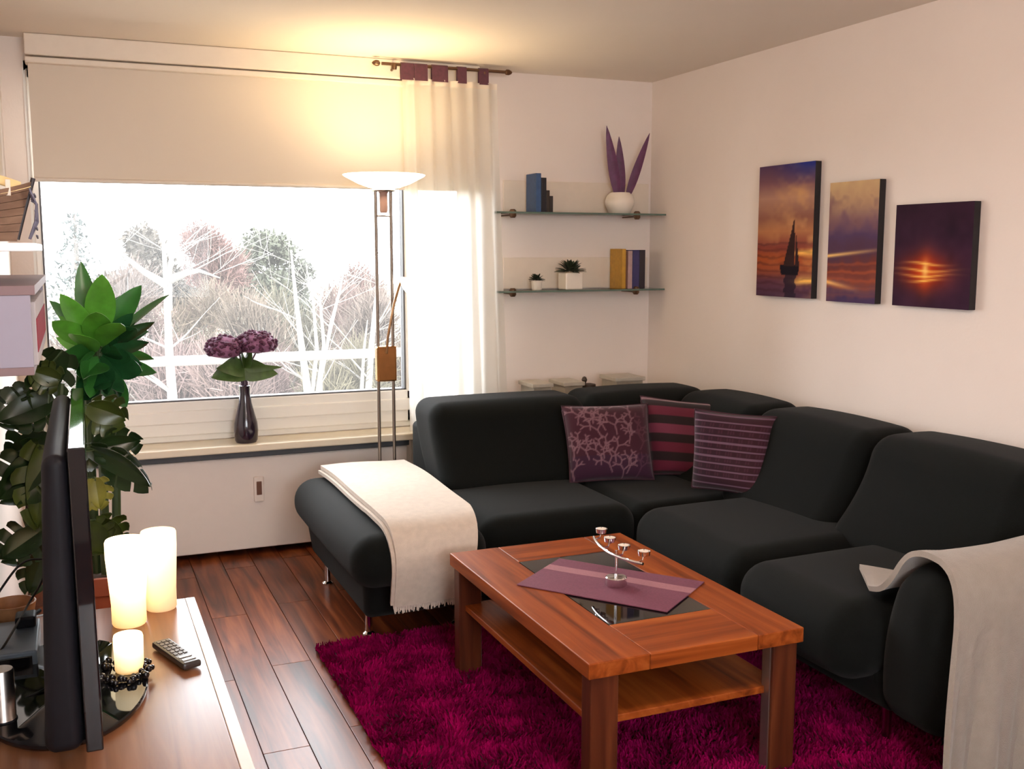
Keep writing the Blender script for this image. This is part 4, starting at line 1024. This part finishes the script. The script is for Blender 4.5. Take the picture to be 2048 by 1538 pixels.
# clutter behind the TV
rt = thing('router_box', 'flat blue-grey set-top box behind the television', 'box', (-0.19, 2.86, CZ))
box(-0.250, -0.128, 2.73, 2.98, CZ+0.004, CZ+0.052, 0.004).build('case', mat('blue_grey_plastic', (0.16, 0.20, 0.25), 0.4, noise=0.05), rt)
box(-0.242, -0.140, 2.725, 2.731, CZ+0.012, CZ+0.040, 0.001).build('front_panel', BLACKGLOSS, rt)
for y in (2.76, 2.94): box(-0.24, -0.15, y, y+0.02, CZ, CZ+0.005).build('foot', BLACKMATT, rt)
sc = thing('metal_cylinder', 'small brushed metal cylinder standing behind the television foot', 'canister', (-0.178, 2.40, CZ))
MB().lathe([(0.026, 0), (0.028, 0.004), (0.028, 0.016), (0.026, 0.02), (0.026, 0.128), (0.024, 0.132), (0.0, 0.133)], -0.188, 2.42, CZ+0.0005, 24, cap1=False).build('body', STEEL, sc)
MB().lathe([(0.0275, 0), (0.0285, 0.002), (0.0285, 0.014), (0.027, 0.016)], -0.188, 2.42, CZ+0.004, 24).build('rubber_ring', BLACKMATT, sc)
def cable(label, pts, r=0.0032):
    q = [Vector(p) for p in pts]; out = []
    for i in range(len(q)-1):
        p0, p1, p2, p3 = q[max(i-1, 0)], q[i], q[i+1], q[min(i+2, len(q)-1)]
        for k in range(8):
            t = k/8; out.append(0.5*((2*p1)+(p2-p0)*t+(2*p0-5*p1+4*p2-p3)*t*t+(3*p1-p0-3*p2+p3)*t**3))
    out.append(q[-1]); c = sum(out, Vector())/len(out)
    tag(MB().tube(out, r, 8).build('cable', mat('black_cable', (0.01, 0.01, 0.012), 0.4, noise=0.1), org=tuple(q[0])), label, 'cable', 'cables behind the television')
cable('black cable running steeply from the television back down across the set-top box', [(-0.095, 2.95, 0.78), (-0.115, 2.99, 0.66), (-0.15, 2.98, 0.60), (-0.20, 2.80, 0.559), (-0.235, 2.72, 0.53), (-0.24, 2.68, CZ+0.004)])
cable('black cable looping in an arch above the set-top box', [(-0.10, 3.02, 0.70), (-0.16, 3.02, 0.70), (-0.21, 3.0, 0.65), (-0.25, 3.0, 0.58), (-0.255, 3.02, CZ+0.004)])
cable('black cable coiled low in front of the set-top box', [(-0.10, 2.62, CZ+0.02), (-0.16, 2.66, CZ+0.004), (-0.22, 2.60, CZ+0.004), (-0.20, 2.52, CZ+0.004), (-0.12, 2.54, CZ+0.02), (-0.085, 2.58, CZ+0.024)])
ap_ = thing('power_adapter', 'small black power adapter lying on the set-top box', 'adapter', (-0.16, 2.93, CZ+0.052))
box(-0.185, -0.135, 2.90, 2.965, CZ+0.053, CZ+0.083, 0.006).build('case', BLACKMATT, ap_)
MB().tube([(-0.14, 2.96, CZ+0.07), (-0.128, 2.985, CZ+0.07)], 0.006, 8).build('strain_relief', BLACKMATT, ap_)
wd = thing('wooden_bowl', 'small tan wooden bowl behind the set-top box', 'bowl', (-0.20, 3.06, CZ))
MB().lathe([(0.03, 0), (0.035, 0.006), (0.055, 0.04), (0.062, 0.075), (0.058, 0.076), (0.048, 0.04), (0.0, 0.012)], -0.20, 3.07, CZ+0.0005, 24, cap1=False).build('body', mat('tan_wood', (0.42, 0.20, 0.09), 0.5, noise=0.2, nscale=30), wd)

# ------------------------------------------------------------------ wall shelves at the left with box, discs and model boat
ws = thing('wall_shelf', 'white wall plank carrying the model boat', 'shelf', (-0.17, 2.65, 1.535))
SHW = mat('white_shelf', (0.80, 0.80, 0.84), 0.35, noise=0.02)
box(LEFT+0.002, -0.071, 2.40, 3.05, 1.535, 1.553, 0.002).build('board', SHW, ws)
for y in (2.55, 2.9): box(LEFT+0.002, LEFT+0.03, y, y+0.02, 1.47, 1.535, 0.002).build('bracket', SHW, ws)
cu = thing('wall_cube_shelf', 'lilac-grey open wall box full of binders left of the houseplant', 'shelf', (-0.17, 2.9, 1.275))
LIL = mat('lilac_grey_laminate', (0.30, 0.285, 0.36), 0.6, noise=0.02, spec=0.2)
LILR = mat('mauve_edge', (0.22, 0.155, 0.165), 0.6, noise=0.03, spec=0.2)
CY0, CY1 = 2.40, 3.45
box(LEFT+0.002, -0.085, CY0, CY0+0.018, 1.292, 1.444, 0.001).build('side_panel', LIL, cu)
box(LEFT+0.002, -0.085, CY1-0.018, CY1, 1.292, 1.444, 0.001).build('side_panel', LIL, cu)
box(LEFT+0.002, -0.075, CY0-0.002, CY1, 1.444, 1.464, 0.001).build('top_board', LILR, cu)
box(LEFT+0.002, -0.085, CY0-0.002, CY1, 1.275, 1.292, 0.001).build('bottom_board', LILR, cu)
box(LEFT+0.002, LEFT+0.008, CY0+0.018, CY1-0.018, 1.292, 1.444).build('back_panel', LIL, cu, smooth=False)
BINDW = mat('grey_white_binder', (0.42, 0.39, 0.40), 0.8, noise=0.05, spec=0.05); BINDR = mat('red_spine_band', (0.26, 0.008, 0.022), 0.8, noise=0.08, spec=0.05)
y = CY0+0.03
for k, nm in enumerate(('nearest', 'second', 'third', 'fourth', 'fifth', 'sixth', 'seventh', 'farthest')):
    w = 0.085; h = 0.136
    t = thing('file_binder', '%s red-banded white binder along the open front of the lilac wall box' % nm, 'binder', (-0.15, y+w/2, 1.292), 'binders in the wall box')
    box(-0.225, -0.0765, y, y+w, 1.2925, 1.2925+h, 0.002).build('case', BINDW, t)
    box(-0.0766, -0.0755, y+0.001, y+w-0.001, 1.2925+0.028, 1.2925+0.100).build('spine_band', BINDR, t, smooth=False)
    y += w+0.003
# model boat: strakes over a tapering hull
boat = thing('model_boat', 'wooden model boat with planked hull on the white wall plank', 'model boat', (-0.17, 2.62, 1.553))
HULL = wood('boat_planks', (0.10, 0.055, 0.035), (0.17, 0.10, 0.065), (0.24, 0.15, 0.10), 0, 0.6)
DECK = mat('cream_deck', (0.72, 0.56, 0.28), 0.6, noise=0.08, nscale=40)
bz0, bx0, bx1 = 1.557, -0.250, -0.074
def hull_pt(u, v, sd):
    """u along from the cut-off stern to the bow, v from keel to gunwale"""
    x = bx0+(bx1-bx0)*u*(0.80+0.20*v)
    wdt = 0.062*(1-max(0, u-0.25)**2*1.7)*(0.45+0.55*v**0.7)
    z = bz0+0.004+v*(0.092+0.035*u*u)
    return Vector((x, 2.56+sd*max(0.004, wdt), z))
NB = 7
for sd in (-1, 1):
    for k in range(NB):
        v0, v1 = k/NB, (k+0.94)/NB
        m = MB(); m.grid(lambda u, v: hull_pt(u, v0+(v1-v0)*v, sd)+Vector((0, sd*0.0015*(1-v), 0)), 12, 2, 0.003*(1 if sd > 0 else 1)); m.build('strake', HULL, boat)
m = MB(); m.grid(lambda u, v: hull_pt(u, 0.93, -1).lerp(hull_pt(u, 0.93, 1), v), 12, 4, 0.003); m.build('deck', DECK, boat)
m = MB(); m.grid(lambda u, v: hull_pt(u, 0.0, -1).lerp(hull_pt(u, 0.0, 1), v)-Vector((0, 0, 0.0)), 12, 2, 0.004); m.build('keel', HULL, boat)
box(bx0-0.002, bx0+0.004, 2.50, 2.62, bz0, bz0+0.095, 0.001).build('transom', HULL, boat)
MB().tube([hull_pt(1, 0.0, 0)+Vector((0, 0.004, 0)), hull_pt(1, 0.5, 0)+Vector((0, 0.004, 0)), hull_pt(1, 1.0, 0)+Vector((0.004, 0.004, 0.008))], 0.005, 8).build('stem_post', mat('dark_stem_post', (0.02, 0.014, 0.018), 0.5, noise=0.1), boat)
m = MB(); m.grid(lambda u, v: (-0.245+0.15*u, 2.545+0.02*v, 1.685+0.012*math.sin(PI*u)-0.018*u+0.02*v), 8, 2, 0.003); m.build('furled_sail', DECK, boat)
for x in (-0.21, -0.165, -0.125): box(x, x+0.010, 2.525, 2.535, 1.655, 1.690, 0.001).build('rail_post', mat('white_rail_post', (0.7, 0.64, 0.55), 0.5, noise=0.05), boat)
net = MB()
for i in range(7):
    yy = 2.53+0.012*i
    net.tube([(-0.078, yy, 1.672-0.004*i), (-0.066, yy+0.003, 1.64), (-0.070+0.002*(i % 3), yy, 1.60), (-0.084, yy, 1.562)], 0.0022, 5)
for j in range(6):
    zz = 1.66-0.018*j; net.tube([(-0.069, 2.528, zz), (-0.0675, 2.565, zz-0.006), (-0.069, 2.604, zz)], 0.0018, 5)
net.build('fishing_net', mat('blue_grey_net', (0.13, 0.13, 0.19), 0.8, noise=0.15), boat)
rb = thing('red_ornament', 'dark red ball ornament at the left edge beside the model boat', 'ornament', (-0.155, 2.45, 1.553))
MB().lathe([(0.012, 0), (0.016, 0.006), (0.008, 0.02), (0.018, 0.06), (0.024, 0.09), (0.018, 0.12), (0.004, 0.132)], -0.158, 2.44, 1.5535, 16).build('body', mat('dark_red_glaze', (0.12, 0.008, 0.02), 0.25, noise=0.1), rb)
MB().lathe([(0.004, 0.13), (0.005, 0.138), (0.001, 0.14)], -0.158, 2.44, 1.5535, 10).build('cap', STEEL, rb)

# ------------------------------------------------------------------ two houseplants behind the TV
TERRA = mat('terracotta', (0.36, 0.085, 0.04), 0.7, noise=0.12, nscale=12)
SOIL = MATS['soil']
def pot(t, x, y, r, h, m_):
    MB().lathe([(r*0.72, 0), (r*0.75, 0.01), (r*0.95, h*0.86), (r*1.04, h*0.87), (r*1.04, h), (r*0.94, h), (r*0.90, h*0.9)], x, y, 0.0, 32, cap1=False).build('pot', m_, t)
    MB().lathe([(r*0.89, 0), (0.0, 0.012)], x, y, h*0.90, 24, cap0=True, cap1=False).build('soil', SOIL, t)
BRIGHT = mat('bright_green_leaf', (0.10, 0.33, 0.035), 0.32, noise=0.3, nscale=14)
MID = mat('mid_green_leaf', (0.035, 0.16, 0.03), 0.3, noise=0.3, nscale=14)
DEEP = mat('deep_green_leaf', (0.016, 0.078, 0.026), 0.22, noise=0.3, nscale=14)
PETI = mat('green_stalk', (0.035, 0.06, 0.018), 0.5, noise=0.15)
ax, ay = 0.055, 3.78
pa = thing('dumb_cane_plant', 'bright green broad-leaved houseplant in terracotta pot by the window', 'plant', (ax, ay, 0))
pot(pa, ax, ay, 0.17, 0.45, TERRA)
crown = P(190, 690, y=ay)
for k, (dx, dy) in enumerate(((0, 0), (0.035, 0.02), (-0.03, 0.03))):
    MB().tube([(ax+dx, ay+dy, 0.40), (ax+dx*1.2+0.008, ay+dy, 0.75), (crown.x+dx, ay+dy, crown.z-0.12)], [0.017, 0.015, 0.012], 8).build('stalk', PETI, pa)
# leaf: tip in the photo, depth of tip, width, tone, roll
EXTRA = []; rx = random.Random(44)
for k in range(32):
    a = rx.uniform(0, 2*PI); ln_ = rx.uniform(60, 118); h_ = 200+math.cos(a)*ln_*0.85, 690-math.sin(a)*ln_
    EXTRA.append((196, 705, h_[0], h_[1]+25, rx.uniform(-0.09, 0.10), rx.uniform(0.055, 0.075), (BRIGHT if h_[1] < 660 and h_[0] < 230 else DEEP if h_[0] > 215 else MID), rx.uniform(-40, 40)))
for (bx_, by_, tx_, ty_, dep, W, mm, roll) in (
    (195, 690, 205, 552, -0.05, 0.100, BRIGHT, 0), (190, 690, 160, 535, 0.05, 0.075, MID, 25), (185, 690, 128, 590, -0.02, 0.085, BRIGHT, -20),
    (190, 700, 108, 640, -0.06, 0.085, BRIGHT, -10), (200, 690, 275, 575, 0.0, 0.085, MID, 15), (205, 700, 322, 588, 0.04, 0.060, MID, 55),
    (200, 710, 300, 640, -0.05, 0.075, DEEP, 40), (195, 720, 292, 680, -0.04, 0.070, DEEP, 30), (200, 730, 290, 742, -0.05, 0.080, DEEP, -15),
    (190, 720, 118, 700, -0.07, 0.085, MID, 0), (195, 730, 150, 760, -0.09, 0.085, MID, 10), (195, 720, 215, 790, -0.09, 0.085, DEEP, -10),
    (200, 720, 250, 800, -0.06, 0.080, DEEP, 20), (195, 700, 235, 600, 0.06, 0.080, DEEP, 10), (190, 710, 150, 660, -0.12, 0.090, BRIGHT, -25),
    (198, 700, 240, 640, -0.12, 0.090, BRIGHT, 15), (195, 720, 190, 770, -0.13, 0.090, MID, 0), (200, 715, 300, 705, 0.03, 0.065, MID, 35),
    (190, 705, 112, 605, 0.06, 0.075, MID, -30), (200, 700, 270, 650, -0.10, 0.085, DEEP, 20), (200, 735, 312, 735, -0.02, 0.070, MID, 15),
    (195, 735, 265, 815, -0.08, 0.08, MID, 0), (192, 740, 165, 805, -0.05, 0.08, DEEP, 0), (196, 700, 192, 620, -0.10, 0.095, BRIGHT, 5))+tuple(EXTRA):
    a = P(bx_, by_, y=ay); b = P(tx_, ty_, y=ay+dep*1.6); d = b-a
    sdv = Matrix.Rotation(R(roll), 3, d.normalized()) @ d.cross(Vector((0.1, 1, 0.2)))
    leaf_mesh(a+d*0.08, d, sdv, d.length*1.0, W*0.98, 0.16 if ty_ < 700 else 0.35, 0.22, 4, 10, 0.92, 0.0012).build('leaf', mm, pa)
    MB().tube([Vector((crown.x, ay, crown.z-0.10-0.02*random.random())), a+d*0.06, a+d*0.14], [0.006, 0.005, 0.004], 6).build('petiole', PETI, pa)

mx, my = -0.12, 3.52
pm = thing('split_leaf_plant', 'dark split-leaf houseplant with drooping holed leaves behind the television', 'plant', (mx, my, 0))
pot(pm, mx, my, 0.13, 0.34, mat('dark_pot', (0.05, 0.035, 0.03), 0.5, noise=0.1))
MB().tube([(mx, my, 0.3), (mx+0.02, my, 0.62), (mx+0.05, my+0.02, 0.95), (mx+0.07, my+0.02, 1.12)], [0.018, 0.016, 0.013, 0.010], 8).build('stalk', PETI, pm)
DARK = mat('dark_split_leaf', (0.012, 0.028, 0.008), 0.30, noise=0.35, nscale=12)
OLIVE = mat('olive_split_leaf', (0.04, 0.060, 0.010), 0.32, noise=0.3, nscale=12)
YELL = mat('yellowing_leaf', (0.20, 0.19, 0.03), 0.45, noise=0.3, nscale=12)
def split_leaf(base, tip, side, W, mm, droop=0.15, nl=4):
    """heart-shaped leaf whose halves are cut into fingers along the side veins"""
    base = Vector(base); d = Vector(tip)-base; L = d.length; d.normalize(); s = Vector(side); s = (s-d*s.dot(d)).normalized(); nrm = s.cross(d)
    def half(t): return W*0.5*(math.sin(PI*min(1, t*0.86+0.14))**0.75)
    def mid(t): return base+d*(L*t)-nrm*(droop*L*t*t)
    m = MB(); rj = random.Random(int(base.x*5000)+int(base.z*7000))
    for sg in (-1, 1):
        def inner(u, v): return mid(v)+s*(sg*u*half(v)*0.52)-nrm*(0.10*u*u*W)
        m.grid(lambda u, v: inner(u, v), 2, 10, 0.0012)
        for k in range(nl):
            t0, t1 = k/nl+0.012, (k+rj.uniform(0.80, 0.96))/nl; jl = rj.uniform(0.85, 1.08)
            def fin(u, v, t0=t0, t1=t1, jl=jl):
                t = t0+(t1-t0)*v; w = half(t)
                tt = t-(0.06 if t < 0.25 else -0.05)*u
                edge = 1-0.18*(2*v-1)**2*u
                return mid(tt)+s*(sg*(0.50+0.50*u*edge*jl)*w)-nrm*((0.10+0.22*u*u)*W*0.5+0.02*W)
            m.grid(fin, 3, 3, 0.0012)
    return m
for (b, tq, dep, W, mm, roll, dr) in (
    ((110, 800), (0, 850), 0.0, 0.19, DARK, 35, 0.15), ((95, 905), (-5, 1000), -0.04, 0.20, DARK, 10, 0.2), ((90, 890), (70, 1055), -0.05, 0.18, OLIVE, -10, 0.2),
    ((85, 1060), (0, 1120), -0.03, 0.16, DARK, 20, 0.15), ((125, 700), (70, 800), 0.05, 0.15, DARK, -10, 0.15), ((175, 810), (248, 830), 0.03, 0.17, OLIVE, 10, 0.15),
    ((180, 895), (312, 945), -0.02, 0.17, DARK, 25, 0.25), ((185, 900), (275, 880), 0.05, 0.13, DARK, -10, 0.1), ((190, 955), (200, 1015), 0.0, 0.11, YELL, 0, 0.1), 
    ((190, 1040), (250, 1085), 0.0, 0.17, OLIVE, 5, 0.1), ((180, 1050), (215, 1105), -0.05, 0.15, OLIVE, 0, 0.1), ((60, 790), (-20, 800), 0.06, 0.06, DARK, 40, 0.1),
    ((100, 870), (25, 905), 0.05, 0.17, DARK, 0, 0.1), ((120, 760), (60, 740), 0.0, 0.12, OLIVE, 0, 0.1), ((90, 1090), (60, 1180), 0.02, 0.13, DARK, 0, 0.1)):
    a = P(*b, y=my); c = P(*tq, y=my+dep); d = c-a
    sdv = Matrix.Rotation(R(roll), 3, d.normalized()) @ d.cross(Vector((0.05, 1, 0.15)))
    split_leaf(a, c, sdv, W, mm, dr).build('leaf', mm, pm)
    z0 = max(0.35, min(1.05, a.z-0.10)); 
    MB().tube([Vector((mx+0.03, my, z0)), Vector(((mx+a.x)/2, my+0.01, (z0+a.z)/2+0.04)), a, a.lerp(c, 0.1)], [0.005, 0.0045, 0.004, 0.003], 6).build('petiole', PETI, pm)
